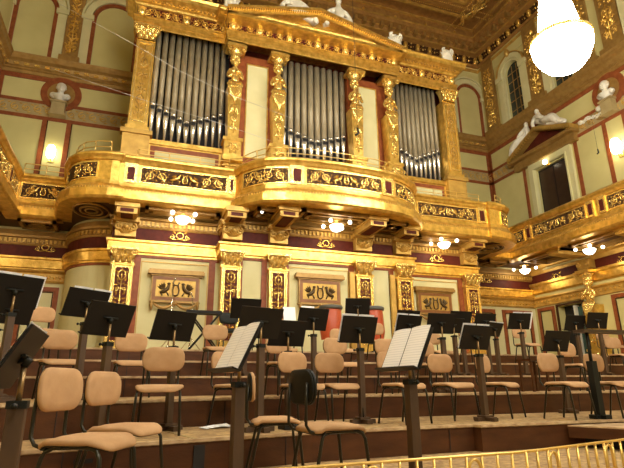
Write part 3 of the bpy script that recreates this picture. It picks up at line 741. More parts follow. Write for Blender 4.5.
for i, x in enumerate((-2.6, -1.30, 1.20, 2.42)):
    o = cary if i == 0 else copy_tree(cary)
    s = 1.2; o.scale = (1.15, 1.1, 1.18); move(o, (x, YO - .32, 5.82))
    tag(o, 'gilded caryatid pilaster ' + ['right of the left pipe field, first from the left', 'at the left edge of the middle pipe field', 'at the right edge of the middle pipe field', 'left of the right pipe field, fourth from the left'][i], 'caryatid', 'caryatid pilasters of the organ front')
# entablature
def entab(a, b, y, z, ch=1., nm=3):
    pa = [(a, YO + .6), (a, y), (b, y), (b, YO + .6)]
    m = MB(); m.sweep(pa, [(0, z), (.02, z + .02), (.02, z + .12), (.05, z + .14), (.05, z + .27), (.08, z + .29), (.08, z + .32), (.0, z + .32)]); m.build('architrave', GOLD, T)
    m = MB(); m.sweep(pa, [(0, z + .32), (.0, z + .66)]); m.build('frieze', MAROON, T)
    m = MB(); m.sweep(pa, [(d, z + .66 + (q - .66) * ch) for d, q in ((0, .66), (.06, .67), (.08, .73), (.14, .76), (.14, .82), (.30, .88), (.32, .98), (.36, 1.04), (-.3, 1.06))]); m.build('cornice', GOLD, T)
    f = pathmap([(a, y), (b, y)]); m = MB(); L = f.L[-1]; n = nm - 1; st = L / n
    for i in range(n):
        m = MB(); scroll_panel(m, f, i * st + .14, (i + 1) * st - .14, z + .34, z + .64, center=False, th=.02); m.build('frieze_carving', GOLD, T)
    for i in range(n + 1):
        m = MB(); s = min(max(i * st, .12), L - .12); m.blob(f(s, z + .49, .05), (.11, .06, .14), n=8, k=5); fbox(m, f, s - .11, s + .11, z + .33, z + .65, 0, .04); m.build('frieze_mask', GOLDB, T)
    m = MB(); s = .06
    while s < L: fbox(m, f, s - .03, s + .03, z + .66 + .11 * ch, z + .66 + .16 * ch, .14, .2); s += .12
    m.build('dentils', GOLDM, T)
entab(-5.42, -2.7, YO - .18, 9.72); entab(2.5, 5.14, YO - .18, 9.68)
entab(-2.88, 2.66, YO - .56, 9.60, .45, 7)
m = MB(); m.box(-5.38, -2.8, YO - .17, YO - .12, 9.74, 10.7); m.box(2.55, 5.1, YO - .17, YO - .12, 9.72, 10.7); m.box(-5.38, 5.1, YO - .1, YO + .6, 10.55, 10.75); m.box(-2.85, 2.62, YO - .54, YO - .49, 9.62, 10.3); m.box(-2.85, 2.62, YO - .5, YO + .6, 10.2, 10.45); m.build('header', GOLD, T)
# pediment of the organ
yf = YO - .98
m = MB(); hb, z0, zp = 2.80, 10.18, 11.02; PX = -.16
for sg in (-1, 1):
    m.xz([(PX + sg * hb, z0), (PX, zp - .22), (PX, zp), (PX + sg * hb, z0 + .18)], yf, YO + .3)
    m.xz([(PX + sg * (hb + .04), z0 + .15), (PX, zp - .03), (PX, zp + .06), (PX + sg * (hb + .04), z0 + .23)], yf - .06, YO + .3)
m.xz([(PX - hb, z0 - .02), (PX + hb, z0 - .02), (PX + hb, z0 + .08), (PX - hb, z0 + .08)], yf, YO + .3)
m.build('pediment_cornice', GOLD, T)
m = MB(); m.xz([(PX - hb + .2, z0 + .02), (PX + hb - .2, z0 + .02), (PX, zp - .2)], yf + .35, YO + .28); m.build('tympanum', GOLDM, T)
f = plane_map((PX, yf + .35, 0), (1, 0, 0), (0, -1, 0)); m = MB()
for sg in (-1, 1):
    for k, (x, r) in enumerate(((.32, .15), (.68, .11), (1.0, .09), (1.25, .07))): spiral(m, f, sg * x, z0 + .28 - k * .02, r, 1.5, sg, PI / 2, .03, .03); [leaf(m, f, sg * x, z0 + .28, j * PI / 3, r * 1.1, r * .5) for j in range(6)]
m.blob(f(0, z0 + .38, .08), (.12, .1, .18)); m.build('tympanum_carving', GOLDM, T)
m = MB()
for k in range(40):
    for sg in (-1, 1):
        u = (k + .5) / 40; m.cbox((PX + sg * hb * (1 - u), yf - .03, z0 + .12 + (zp - .22 - z0) * u), (.04, .06, .05))
m.build('pediment_dentils', GOLDB, T)
# statues above the organ
def seated(m, f):
    J = [(0, .3, 0), (0, .52, .02), (0, .76, .03), (0, .92, .03), (0, 1.05, .05), (.2, .74, .05), (.32, .5, .1), (.26, .42, .3), (-.2, .74, .05), (-.36, .56, .06), (-.5, .40, .1),
         (.14, .3, .2), (.18, .34, .45), (.2, .02, .5), (-.14, .3, .2), (-.3, .3, .42), (-.42, .0, .45)]
    vs, fs = skin('tmp', WHITE, [f(*j) for j in J], [(0, 1), (1, 2), (2, 3), (3, 4), (2, 5), (5, 6), (6, 7), (2, 8), (8, 9), (9, 10), (0, 11), (11, 12), (12, 13), (0, 14), (14, 15), (15, 16)], [.19, .15, .17, .07, .1, .08, .055, .04, .08, .055, .04, .16, .13, .08, .16, .13, .08])
    m.add(vs, fs, True); m.blob(f(0, 1.1, .06), (.1, .1, .13), n=12, k=8)
    m.tube([f(-.45, .12, .2), f(-.2, .2, .4), f(.1, .2, .45), f(.35, .1, .4)], [.1, .16, .16, .08], 8)
ya = YO - .55
m = MB(); seated(m, lambda s, t_, d_: Vector((.62 + s * 1.35, ya - d_ * .7, 10.66 + t_ * 1.15))); tag(m.build('seated_statue', WHITE), 'white seated statue just right of the organ pediment peak', 'statue')
m = MB(); seated(m, lambda s, t_, d_: Vector((-.85 - s * 1.5, ya - d_ * .7, 10.62 + t_ * 1.1))); tag(m.build('seated_statue', WHITE), 'white seated statue on the peak of the organ pediment, left of the other', 'statue')
m = MB(); reclining(m, lambda s, t_, d_: Vector((1.2 + s * .75, ya - d_ * .7, 10.62 - max(0, s) * .3 + t_ * .7))); tag(m.build('drapery_sculpture', WHITE), 'low white sculpture trailing down the right slope of the organ pediment', 'sculpture')
def acroterion(x, y, z, label):
    m = MB(); f = plane_map((x, y, z), (1, 0, 0), (0, -1, 0))
    m.lathe([(.19, 0), (.22, .08), (.21, .30), (.17, .46), (.06, .56)], (x, y, z), 12, sy=.6)
    for sg in (-1, 1): spiral(m, f, sg * .12, .46, .11, 1.2, -sg, PI / 2, .045, .06, 14)
    for k in range(5): a = PI / 2 + (k - 2) * .45; leaf(m, f, 0, .2, a, .34, .12, .12)
    tag(m.build('acroterion', WHITE), label, 'ornament')
acroterion(2.54, YO - .75, 10.46, 'white scrolled corner ornament on the right end of the organ pediment')
acroterion(-2.86, YO - .75, 10.46, 'white scrolled corner ornament on the left end of the organ pediment')
acroterion(4.86, YO - .3, 10.76, 'white scrolled ornament above the outer right organ pilaster')
acroterion(-5.2, YO - .3, 10.80, 'white scrolled ornament above the outer left organ pilaster')

# ------------------------------------------------------------------ galleries
bumpL = [(-6.72, 13.95), (-6.66, 13.4), (-6.60, 12.9), (-6.48, 12.45), (-6.26, 12.13), (-5.95, 11.95), (-5.55, 11.86)]
bowL = [(-2.72, 11.95), (-2.56, 11.62), (-2.30, 11.28), (-1.95, 11.02), (-1.5, 10.84), (-1.0, 10.75), (-.5, 10.71), (0, 10.70)]
org_path = bumpL + [(-5.38, 11.86), (-5.36, 11.95)] + [(-2.52, 11.95), (-2.42, 11.62), (-2.20, 11.28)] + bowL[3:] + [(-x, y) for x, y in bowL[-2::-1]] + [(5.36, 11.95), (5.38, 11.86)] + [(-x, y) for x, y in bumpL[::-1]]
def smooth_path(P, it=1):
    return P
gal_rail = [(-.28, 5.22), (-.28, 5.38), (-.22, 5.42), (.08, 5.42), (.12, 5.38), (.12, 5.33), (.07, 5.28), (.04, 5.22)]
gal_wall = [(-.2, 4.30), (-.2, 5.22), (0, 5.22), (0, 4.70), (0, 4.30)]
gal_base = [(0, 4.70), (.04, 4.68), (.05, 4.60), (.13, 4.50), (.14, 4.45), (.20, 4.43), (.21, 4.24), (.16, 4.19), (-.2, 4.19), (-.2, 4.70)]
def gallery(t, path, panels, posts):
    MB().sweep(path, gal_rail, close=True).build('top_rail', GOLD, t)
    MB().sweep(path, gal_wall, close=True).build('parapet', GOLD, t)
    MB().sweep(path, gal_base, close=True).build('base_moulding', GOLD, t)
    f = pathmap(path); k = 0
    m = MB(); s = .04
    while s < f.L[-1]: fbox(m, f, s - .018, s + .018, 4.44, 4.49, .13, .17); s += .075
    m.build('bead_moulding', GOLDM, t)
    for a, b, c in panels:
        pn = MB().sweep(sect(path, a, b), [(0, 4.77), (.004, 4.77), (.004, 5.14), (0, 5.14)]).build('panel', DARKG, t)
        m = MB(); n = max(1, int((b - a) / .3)); st = (b - a) / n
        for i in range(n):
            fbox(m, f, a + i * st, a + (i + 1) * st, 4.74, 4.77, 0, .03); fbox(m, f, a + i * st, a + (i + 1) * st, 5.14, 5.17, 0, .03)
        fbox(m, f, a - .03, a, 4.74, 5.17, 0, .03); fbox(m, f, b, b + .03, 4.74, 5.17, 0, .03)
        m.build('panel_frame', GOLDB, pn)
        m = MB(); scroll_panel(m, f, a + .02, b - .02, 4.78, 5.13, center=c, th=.019); m.build('carving', GOLDB, pn)
    for s, wd in posts:
        p = MB(); fbox(p, f, s - wd / 2, s + wd / 2, 4.72, 5.22, 0, .045); po = p.build('parapet_post', GOLDB, t)
        p = MB(); fbox(p, f, s - wd * .27, s + wd * .27, 4.79, 5.12, .046, .052); p.build('post_inset', MAROON, po)
G = thing('organ_gallery', (0, 12, 4.24), 'gilded bow-fronted gallery parapet curving in front of the organ', 'gallery')
sx = lambda x: s_at_x(org_path, x)
f = pathmap(org_path); iB = f.L[2]
pan = [(.25, .85, False) if 0 else (.62, 2.35, False)]
pan += [(sx(-4.86), sx(-2.78), True), (sx(-2.38) , sx(-1.44), False), (sx(-.98), sx(1.08), True), (sx(1.54), sx(2.55), False), (sx(2.90), sx(4.94), True), (f.L[-1] - 2.35, f.L[-1] - .62, False)]
posts = [(sx(-5.10), .3), (sx(-2.64), .14), (sx(-1.22), .36), (sx(1.29), .36), (sx(2.74), .14), (sx(5.14), .3)]
gallery(G, org_path, pan, posts)
for sg, nm in ((-1, 'left'), (1, 'right')):
    pth = [(-7.9, -6.), (-7.9, 13.95), (-6.74, 13.95)] if sg < 0 else [(6.74, 13.95), (7.9, 13.95), (7.9, -6.)]
    gt = thing('side_gallery', (sg * 8.6, 6, 4.24), 'gilded gallery parapet running along the %s side wall' % nm, 'gallery', 'side gallery parapets')
    f = pathmap(pth); L = f.L[-1]; pans = []; pst = []
    ws = [13.55, 12.85, 10.5, 10.1, 9.75, 7.6, 7.2, 6.85, 4.7, 4.3, 3.95, 1.8]
    conv = (lambda y: y + 6.) if sg < 0 else (lambda y: L - (y + 6.))
    for y0, y1 in ((12.75, 10.62), (9.8, 7.6), (6.9, 4.7), (4.0, 1.8)):
        a, b = sorted((conv(y0), conv(y1))); pans.append((a, b, True))
    for y in (12.95, 10.4, 10.0, 7.4, 7.05, 4.5, 4.2): pst.append((conv(y), .24))
    a, b = sorted((conv(13.8), conv(13.2))); pans.append((a, b, False))
    s0, s1 = (f.L[1] + .1, L - .06) if sg < 0 else (.06, f.L[1] - .1)
    pans.append((s0, s1, True))
    gallery(gt, pth, pans, pst)
# soffits
soff = [(-HW, YL + .1), (-HW, -6), (-7.9, -6), (-7.9, 13.95)] + [(x, y) for x, y in org_path] + [(7.9, 13.95), (7.9, -6), (HW, -6), (HW, YL + .1)]
struct(MB().prism([(-HW, YU), (-HW, -6), (-7.95, -6), (-7.95, 14.05), (-6.8, 14.05)] + [(x * .985, y + .1) for x, y in org_path[1:-1]] + [(6.8, 14.05), (7.95, 14.05), (7.95, -6), (HW, -6), (HW, YU)], 4.20, 4.30), 'floor_gallery', SOFF)
def coffer(m, x0, x1, y0, y1, z=4.20, wd=.09, dz=.09):
    for a in (0, .2):
        m.box(x0 + a, x1 - a, y0 + a, y0 + a + wd, z - dz, z); m.box(x0 + a, x1 - a, y1 - a - wd, y1 - a, z - dz, z)
        m.box(x0 + a, x0 + a + wd, y0 + a, y1 - a, z - dz, z); m.box(x1 - a - wd, x1 - a, y0 + a, y1 - a, z - dz, z)
m = MB(); q = MB()
for x0, x1, y0, y1 in ((-1.0, 1.0, 10.95, 11.8), (-2.1, -1.45, 11.2, 11.85), (1.45, 2.1, 11.2, 11.85), (-4.7, -2.9, 12.0, 12.4)) :
    coffer(m, x0, x1, y0, y1)
    if x1 < -2: coffer(m, -x1, -x0, y0, y1)
for k in range(8):
    y1 = 13.7 - k * 2.1
    for sg in (-1, 1): coffer(m, min(sg * 8.1, sg * 9.25), max(sg * 8.1, sg * 9.25), y1 - 1.75, y1)
for sg in (-1, 1):
    coffer(m, min(sg * 6.9, sg * 7.8), max(sg * 6.9, sg * 7.8), 13.98, 14.7)
    for r in (.55, .35, .18):
        m.tube([(sg * (5.95 + r * .75 * math.cos(a)), 12.75 + r * 1.0 * math.sin(a), 4.17) for a in [2 * PI * i / 20 for i in range(21)]], .03, 5, caps=False)
trim(m, BRONZE, 'coffer mouldings under the gallery')
# heavy brackets over the pilasters
def console(x, y0, y1, label, wd=.46):
    y0 -= .15
    t = thing('gallery_bracket', (x, y1, 3.45), label, 'bracket', 'brackets carrying the organ gallery')
    m = MB(); m.box(x - wd / 2, x + wd / 2, y0, y1, 3.93, 4.2); m.box(x - wd / 2 - .05, x + wd / 2 + .05, y0 - .05, y1, 4.08, 4.2); m.build('beam', GOLDM, t)
    m = MB(); m.box(x - wd / 2 + .08, x + wd / 2 - .08, y0 - .005, y0, 3.96, 4.05); m.box(x - wd * .3, x + wd * .3, y0 + .06, y1 - .3, 3.915, 3.93); m.build('beam_inset', MAROON, t)
    m = MB(); m.box(x - .24, x + .24, y1 - .22, y1 + .02, 3.5, 3.98); m.box(x - .30, x + .30, y1 - .28, y1 + .02, 3.86, 3.98)
    f = plane_map((x, y1 - .22, 0), (1, 0, 0), (0, -1, 0))
    for sg in (-1, 1): spiral(m, f, sg * .16, 3.72, .1, 1.3, -sg, PI / 2, .03, .02, 12)
    for k in range(5): leaf(m, f, 0, 3.56, PI / 2 + (k - 2) * .5, .26, .1, .05)
    m.blob(f(0, 3.72, .04), .06); m.build('carved_block', GOLDM, t)
for x, y0, y1, lb in ((-5.1, 12.05, YB, 'above the leftmost curved-corner pilaster'), (-2.56, 11.55, YM, 'under the left end of the bow'), (-1.36, 11.1, YM, 'under the bow, left of the middle lamp'), (1.06, 11.1, YM, 'under the bow, right of the middle lamp'), (2.29, 11.55, YM, 'under the right end of the bow'), (4.9, 12.05, YB, 'above the rightmost curved-corner pilaster')):
    console(x, y0, y1, 'gilded bracket with carved block %s' % lb)
for sg in (-1, 1):
    for k, y in enumerate((12.2, 9.7, 7.2, 4.7)):
        if sg < 0 and k > 1: continue
        t = thing('gallery_beam', (sg * 8.7, y, 4.0), 'short gilded beam under the %s gallery, number %d from the corner' % ('left' if sg < 0 else 'right', k + 1), 'beam', 'beams under the side galleries')
        m = MB(); a, b = sorted((sg * 8.05, sg * HW)); m.box(a, b, y - .2, y + .2, 4.02, 4.2); m.box(a - .03, b, y - .25, y + .25, 4.12, 4.2); m.build('beam', GOLDM, t)
        f = fr if sg > 0 else fl; s = -y if sg > 0 else y
        m = MB(); fbox(m, f, s - .24, s + .24, 3.62, 3.9, 0, .3)
        for q in (-1, 1): spiral(m, f, s + q * .16, 3.76, .1, 1.3, -q, PI / 2, .03, .31, 12)
        m.build('carved_block', GOLDM, t)
# small gold crowns on the maroon frieze
def crown():
    t = thing('gold_wreath', (0, 0, 0), '', 'ornament'); m = MB(); f = plane_map((0, 0, 0), (1, 0, 0), (0, -1, 0))
    m.tube([f(.09 * math.cos(a), .12 + .08 * math.sin(a), .02) for a in [2 * PI * i / 12 for i in range(13)]], .018, 5, caps=False)
    for sg in (-1, 1):
        spiral(m, f, sg * .2, .07, .07, 1.3, sg, PI / 2, .018, .02, 12); leaf(m, f, sg * .1, .18, PI / 2 - sg * .9, .14, .07, .03); m.tube([f(0, .02, .02), f(sg * .15, .01, .02), f(sg * .27, .05, .02)], .015, 5)
    m.build('wreath', GOLDB, t, local=True); return t
cr = crown(); first = True
for x, y, rz, lb in ((-3.8, YB - .04, 0, 'over the left carved plaque'), (0, YM - .04, 0, 'over the middle carved plaque'), (3.8, YB - .04, 0, 'over the right carved plaque'), (-7.2, YL - .04, 0, 'of the left flat bay by the curved wall'), (7.4, YL - .04, 0, 'of the right flat bay'), (HW - .04, 13.6, -PI / 2, 'on the right side wall near the corner'), (HW - .04, 10.9, -PI / 2, 'on the right side wall past the gold figure')):
    o = cr if first else copy_tree(cr); first = False; move(o, (x, y, 3.54 if y < 14 and abs(x) < 9 else 3.55), rz); tag(o, 'small gold wreath on the maroon frieze ' + lb, 'ornament', 'gold wreaths on the lower frieze')
# thin guard rails above the parapets
def guard(path, s0, s1, name_label, z=5.42, h=.34, n=6):
    t = thing('guard_rail', (path[0][0], path[0][1], z), name_label, 'railing', 'thin guard rails above the gallery')
    f = pathmap(path); k = 30
    for hh in (h, h * .55):
        m = MB(); m.tube([f(s0 + (s1 - s0) * i / k, z + hh, -.1) for i in range(k + 1)], .013, 6); m.build('rail_bar', BRASS, t)
    for i in range(n):
        s = s0 + (s1 - s0) * i / (n - 1); m = MB(); m.tube([f(s, z, -.1), f(s, z + h, -.1)], .012, 6); m.tube([f(s, z + h * .75, -.1), f(s, z + h * .85, -.06), f(s, z + h * .95, -.1)], .01, 5); m.build('rail_post', BRASS, t)
guard(org_path, .5, 2.6, 'thin brass guard rail on the rounded left end of the organ gallery')
guard(org_path, sx(-5.0), sx(-2.7), 'thin brass guard rail in front of the left pipe field', h=.26, n=4)
guard(org_path, sx(-2.7), sx(2.7), 'thin brass guard rail along the bow of the organ gallery', n=8)
guard(org_path, sx(2.75), sx(5.2), 'thin brass guard rail in front of the right pipe field', h=.28, n=4)
guard(org_path, pathmap(org_path).L[-1] - 2.4, pathmap(org_path).L[-1] - .3, 'thin brass guard rail on the rounded right end of the organ gallery')
guard([(-7.9, 13.95), (-6.74, 13.95)], .05, 1.1, 'thin brass guard rail on the short straight gallery piece at left', n=3)

# ------------------------------------------------------------------ lower pilasters
def lower_pilaster():
    t = thing('pilaster', (0, 0, 0), '', 'pilaster')
    m = MB(); m.box(-.24, .24, -.19, 0, .667, 2.82); m.box(-.29, .29, -.24, 0, .667, .9); m.box(-.27, .27, -.22, 0, 2.78, 2.83); m.build('shaft', GOLD, t, local=True)
    f = plane_map((0, -.19, 0), (1, 0, 0), (0, -1, 0))
    m = MB(); fbox(m, f, -.15, .15, 1.0, 2.72, 0, .006); m.build('panel', MAROON, t, local=True)
    m = MB(); gframe(m, f, -.175, .175, .98, 2.74, .025, .02)
    for sg in (-1, 1): fbox(m, f, sg * .215 - .018, sg * .215 + .018, .9, 2.78, 0, .02)
    m.build('border', GOLDB, t, local=True)
    m = MB(); arabesque(m, lambda s, z, d: f(s, z, d + .008), .27, 1.02, 2.70, .016); [leaf(m, lambda s, z, d: f(s, z, d + .008), sg * .06, 1.1 + .107 * k, PI / 2 - sg * (.6 + .3 * (k % 3)), .11, .05) for k in range(15) for sg in (-1, 1)]; m.build('carving', GOLDB, t, local=True)
    m = MB(); capital(m, (0, -.19, 2.83), .44, .36); m.build('capital', GOLDB, t, local=True)
    return t
lp = lower_pilaster()
for i, (x, y) in enumerate(((-5.08, YB), (-2.56, YM), (-1.36, YM), (1.06, YM), (2.29, YM), (4.90, YB))):
    o = lp if i == 0 else copy_tree(lp); move(o, (x, y, 0))
    tag(o, 'gilded pilaster with maroon arabesque panel ' + ['beside the curved cream wall at left', 'just right of the left carved plaque', 'just left of the middle carved plaque', 'just right of the middle carved plaque', 'just left of the right carved plaque', 'right of the right carved plaque'][i], 'pilaster', 'pilasters of the lower stage wall')
# darker returns beside the right-hand pilasters
m = MB()
for x in (.72, 1.94): m.box(x - .06, x + .08, YM - .12, YM, .4, 2.9)
trim(m, GOLDM)
# carved plaques
def plaque():
    t = thing('carved_plaque', (0, 0, 0), '', 'plaque')
    m = MB(); m.box(-.58, .58, -.10, 0, 0, .62); m.box(-.62, .62, -.13, 0, .62, .66); m.box(-.68, .68, -.18, 0, .66, .74); m.box(-.66, .66, -.16, 0, .74, .78); m.box(-.6, .6, -.12, 0, -.03, 0); m.build('board', BRONZE, t, local=True)
    f = plane_map((0, -.10, 0), (1, 0, 0), (0, -1, 0))
    m = MB(); gframe(m, f, -.55, .55, .03, .60, .07, .012); m.build('wood_border', REDM if 0 else nmat('orange_brown_border', (.27, .105, .025), .45, 0, (.20, .07, .018), 9), t, local=True)
    m = MB(); fbox(m, f, -.47, .47, .11, .52, 0, .006); m.build('gold_field', GOLDM, t, local=True)
    m = MB()
    for sg in (-1, 1):
        b = sg * .27
        m.tube([f(b + sg * .10, .20, .02), f(b, .24, .03), f(b - sg * .07, .30, .03), f(b - sg * .10, .40, .03)], [.03, .05, .045, .03], 6)
        m.blob(f(b - sg * .10, .43, .03), (.045, .03, .035), n=6, k=4)
        for k in range(4): leaf(m, f, b, .28, PI / 2 - sg * (.1 + k * .35), .20, .08, .03)
        for q in (-.06, .09): m.tube([f(b + sg * q, .22, .02), f(b + sg * (q - .05), .13, .02)], .018, 5)
        m.tube([f(0, .13, .03), f(sg * .06, .16, .03), f(sg * .08, .28, .03), f(sg * .05, .40, .03), f(sg * .08, .47, .03)], .02, 5)
    m.tube([f(-.06, .40, .03), f(.06, .40, .03)], .014, 5)
    m.build('relief', nmat('dark_relief', (.10, .06, .02), .5, .3), t, local=True)
    m = MB()
    for sg in (-1, 1):
        pts = [f(sg * (.02 + .5 * i / 8), -.05 - .12 * math.sin(PI * i / 8), .02) for i in range(9)]
        m.tube(pts, [.02, .03, .04, .045, .05, .045, .04, .03, .02], 6)
        m.tube([f(sg * .54, 0, .02), f(sg * .55, -.12, .02), f(sg * .54, -.24, .02)], [.03, .04, .015], 6)
    m.tube([f(0, 0, .02), f(0, -.12, .02)], [.03, .015], 5)
    m.build('swag', BRONZE, t, local=True)
    return t
pq = plaque()
for i, (x, y, z) in enumerate(((-3.81, YB, 1.97), (-.20, YM, 2.0), (3.60, YB, 1.95))):
    o = pq if i == 0 else copy_tree(pq); move(o, (x, y, z)); tag(o, 'gilded plaque with two beasts and a lyre, ' + ['behind the left keyboard stand', 'in the middle bay of the stage wall', 'in the right bay of the stage wall'][i], 'plaque', 'carved plaques on the stage wall')
# lower gold figure and door on the right wall
o = copy_tree(cary); o.scale = (1.2, 1.2, .98); move(o, (HW - .25, 12.15, .45), -PI / 2); tag(o, 'golden female figure column under the right gallery beside the dark doorway', 'caryatid')
if 'group' in o: del o['group']
m = MB(); d = thing('door_2', (HW, 13.26, .66), 'dark doorway with greenish glass under the right gallery', 'door'); d['kind'] = 'structure'; del d['category']
m.box(HW + .3, HW + .34, 12.72, 13.8, .66, 2.62); m.build('opening', BLACK, d)
m = MB(); m.box(HW + .1, HW + .12, 12.78, 13.05, .66, 2.5); m.build('glass_leaf', GREENG, d)
m = MB(); gframe(m, fr, -13.86, -12.66, .3, 2.68, .07, .05); m.build('frame', DARKG, d)
m = MB(); m.box(HW - .02, HW + .2, 13.08, 13.12, .66, 2.55); m.box(HW - .02, HW + .2, 12.72, 12.76, .66, 2.55); m.build('pale_post', WHITE, d)

# ------------------------------------------------------------------ lamps
def ceiling_lamp():
    t = thing('ceiling_lamp', (0, 0, 0), '', 'lamp')
    m = MB(); m.lathe([(.02, 0), (.16, -.01), (.18, -.03), (.05, -.06), (.03, -.18)], (0, 0, 0), 14); m.build('rosette', GOLD, t, local=True)
    m = MB(); m.lathe([(.03, -.17), (.18, -.18), (.19, -.20), (.16, -.27), (.10, -.33), (.02, -.35)], (0, 0, 0), 16); m.build('bowl', LAMPM, t, local=True)
    for k in range(4):
        a = PI / 4 + k * PI / 2; c, s = math.cos(a), math.sin(a)
        m = MB(); m.tube([(c * .03, s * .03, -.12), (c * .22, s * .22, -.19), (c * .36, s * .36, -.16)], .014, 6); ar = m.build('arm', GOLD, t, local=True)
        m = MB(); m.blob((c * .38, s * .38, -.15), .055, n=8, k=6); m.build('bulb', LAMPM, ar, local=True)
    return t
cl = ceiling_lamp(); first = True
ld = bpy.data.lights.new('bowl_light', 'POINT'); ld.energy = 14; ld.color = (1, .80, .48); ld.shadow_soft_size = .12
lo = bpy.data.objects.new('bowl_light', ld); COL.objects.link(lo); lo.parent = cl; lo.location = (0, 0, -.50)
for x, y, lb in ((-3.79, 12.12, 'in front of the left carved plaque'), (.1, 11.5, 'under the middle of the bow'), (3.80, 12.1, 'in front of the right carved plaque'), (8.72, 14.25, 'under the right corner of the gallery'), (8.6, 11.3, 'under the right gallery, nearer the photo edge'), (-8.7, 12.8, 'under the left gallery'), (8.6, 8.4, 'under the right gallery outside the photo'), (-8.7, 8.4, 'far forward under the left gallery')):
    o = cl if first else copy_tree(cl); first = False; move(o, (x, y, 4.19)); tag(o, 'lit bowl lamp with four globes ' + lb, 'lamp', 'lit bowl lamps under the galleries')
for i, (x, y) in enumerate(((-1.9, 11.5), (1.8, 11.5))):
    m = MB(); m.lathe([(.05, .03), (.06, 0), (.045, -.03), (.01, -.04)], (x, y, 4.17), 10); tag(m.build('spot_lamp', LAMPM), 'tiny lit spot lamp under the bow, %s of the middle lamp' % ('left', 'right')[i], 'lamp', 'tiny spot lamps under the bow')
def chandelier():
    t = thing('chandelier', (0, 0, 0), '', 'chandelier'); n = 32
    m = MB(); m.lathe([(.72, .0), (.745, .03), (.745, .07), (.71, .09)], (0, 0, 0), n); m.build('rim', GOLDB, t, local=True)
    m = MB(); m.lathe([(.02, -.80), (.25, -.78), (.42, -.68), (.58, -.48), (.68, -.24), (.715, -.02)], (0, 0, 0), 48, rip=.012, rn=24); m.build('crystal_bowl', CRYST, t, local=True)
    m = MB(); m.lathe([(.54, .08), (.46, .5), (.38, 1.0), (.31, 1.5), (.27, 1.9), (.33, 2.0)], (0, 0, 0), 48, rip=.02, rn=24); m.build('crystal_tent', CRYST, t, local=True)
    m = MB(); m.lathe([(.36, 2.0), (.38, 2.05), (.2, 2.2), (.05, 2.4), (.03, 2.5)], (0, 0, 0), 20); m.build('crown', GOLDB, t, local=True)
    m = MB(); m.tube([(0, 0, 2.4), (0, 0, 9.6)], .018, 6); m.build('chain', BRONZE, t, local=True)
    return t
chd = chandelier(); first = True
for x, y, lb in ((2.78, 6.15, 'hanging at the top right in front of the windows'), (-3.6, 6.0, 'left of the visible one, above the stage'), (3.3, 1.2, 'above the hall at right'), (-3.3, .6, 'above the hall over the viewer'), (3.3, -4, 'farther back on the right'), (-3.3, -4, 'farther back on the left')):
    o = chd if first else copy_tree(chd); first = False; move(o, (x, y, 6.45)); o.scale = (.79, .79, .82); tag(o, 'large bright crystal chandelier ' + lb, 'chandelier', 'crystal chandeliers of the hall')

# ------------------------------------------------------------------ stage tiers
A_ = [(-9.5, 2.6), (-7, 3.65), (-5.5, 4.38), (-4.3, 4.70), (-2.9, 5.0), (-.92, 5.10), (-.90, 4.98), (9.5, 4.98)]
B_ = [(-9.5, 3.1), (-7, 4.4), (-5.65, 5.15), (-4.2, 6.05), (-3.0, 6.5), (-1.5, 6.58), (9.5, 6.55)]
C_ = [(-9.5, 7.1), (-6.5, 7.5), (-4.4, 7.7), (-1.5, 7.75), (9.5, 7.7)]
D_ = [(-9.5, 8.25), (-6.5, 8.65), (-4.4, 8.85), (-1.5, 8.9), (9.5, 8.85)]
E_ = [(-9.5, 9.5), (-6.5, 9.85), (-4.4, 10.05), (-1.5, 10.1), (9.5, 10.05)]
LV = {'S': STG, 'A': -.45, 'B': -.145, 'C': .13, 'D': .40, 'E': .665}
def tier(path, nxt, z, zlow, label):
    t = thing('stage_tier', (0, path[-1][1], zlow), label, 'platform', 'stepped platforms of the orchestra stage')
    q = [(p[0], p[1] + .006) for p in path]
    MB().sweep(q, [(-.02, z - .03), (-.02, zlow), (0, zlow), (0, z - .03)], close=True).build('riser', RISER, t)
    m = MB(); n = len(path); k = len(nxt)
    bm_poly = [(p[0], p[1]) for p in path] + [(p[0], p[1]) for p in nxt[::-1]]
    m.prism(bm_poly, z - .03, z); m.build('tread', TREAD, t)
    MB().sweep(path, [(.012, z - .022), (.012, z + .003), (-.03, z + .003)]).build('nosing', NOSE, t)
    f = pathmap(path); m = MB(); s = .9
    while s < f.L[-1]: fbox(m, f, s - .004, s + .004, zlow, z - .035, 0, .003); s += 1.95
    m.build('board_joints', BLACK, t)
    return t
SF = [(-9.5, 1.2), (-6, 1.2), (-5.2, 2.2), (-4.2, 2.45), (-2, 2.5), (0, 2.75), (2, 3.1), (9.5, 3.1)]
stage_front = tier(SF, A_, STG, FLO, 'lowest stage floor in front of the stepped platforms, beside the gold railing')
tier(A_, B_, LV['A'], STG, 'first raised stage platform with worn wooden top')
tier(B_, C_, LV['B'], LV['A'], 'second stage platform from the front, brown riser')
tier(C_, D_, LV['C'], LV['B'], 'third stage platform from the front, brown riser')
tier(D_, E_, LV['D'], LV['C'], 'fourth stage platform from the front, brown riser')
tier(E_, [(-9.5, YL), (-6.6, YL), (-5.4, YB), (-2.75, YB), (-2.75, YM), (2.75, YM), (2.75, YB), (5.4, YB), (6.6, YL), (9.5, YL)], LV['E'], LV['D'], 'topmost stage platform below the stage wall')
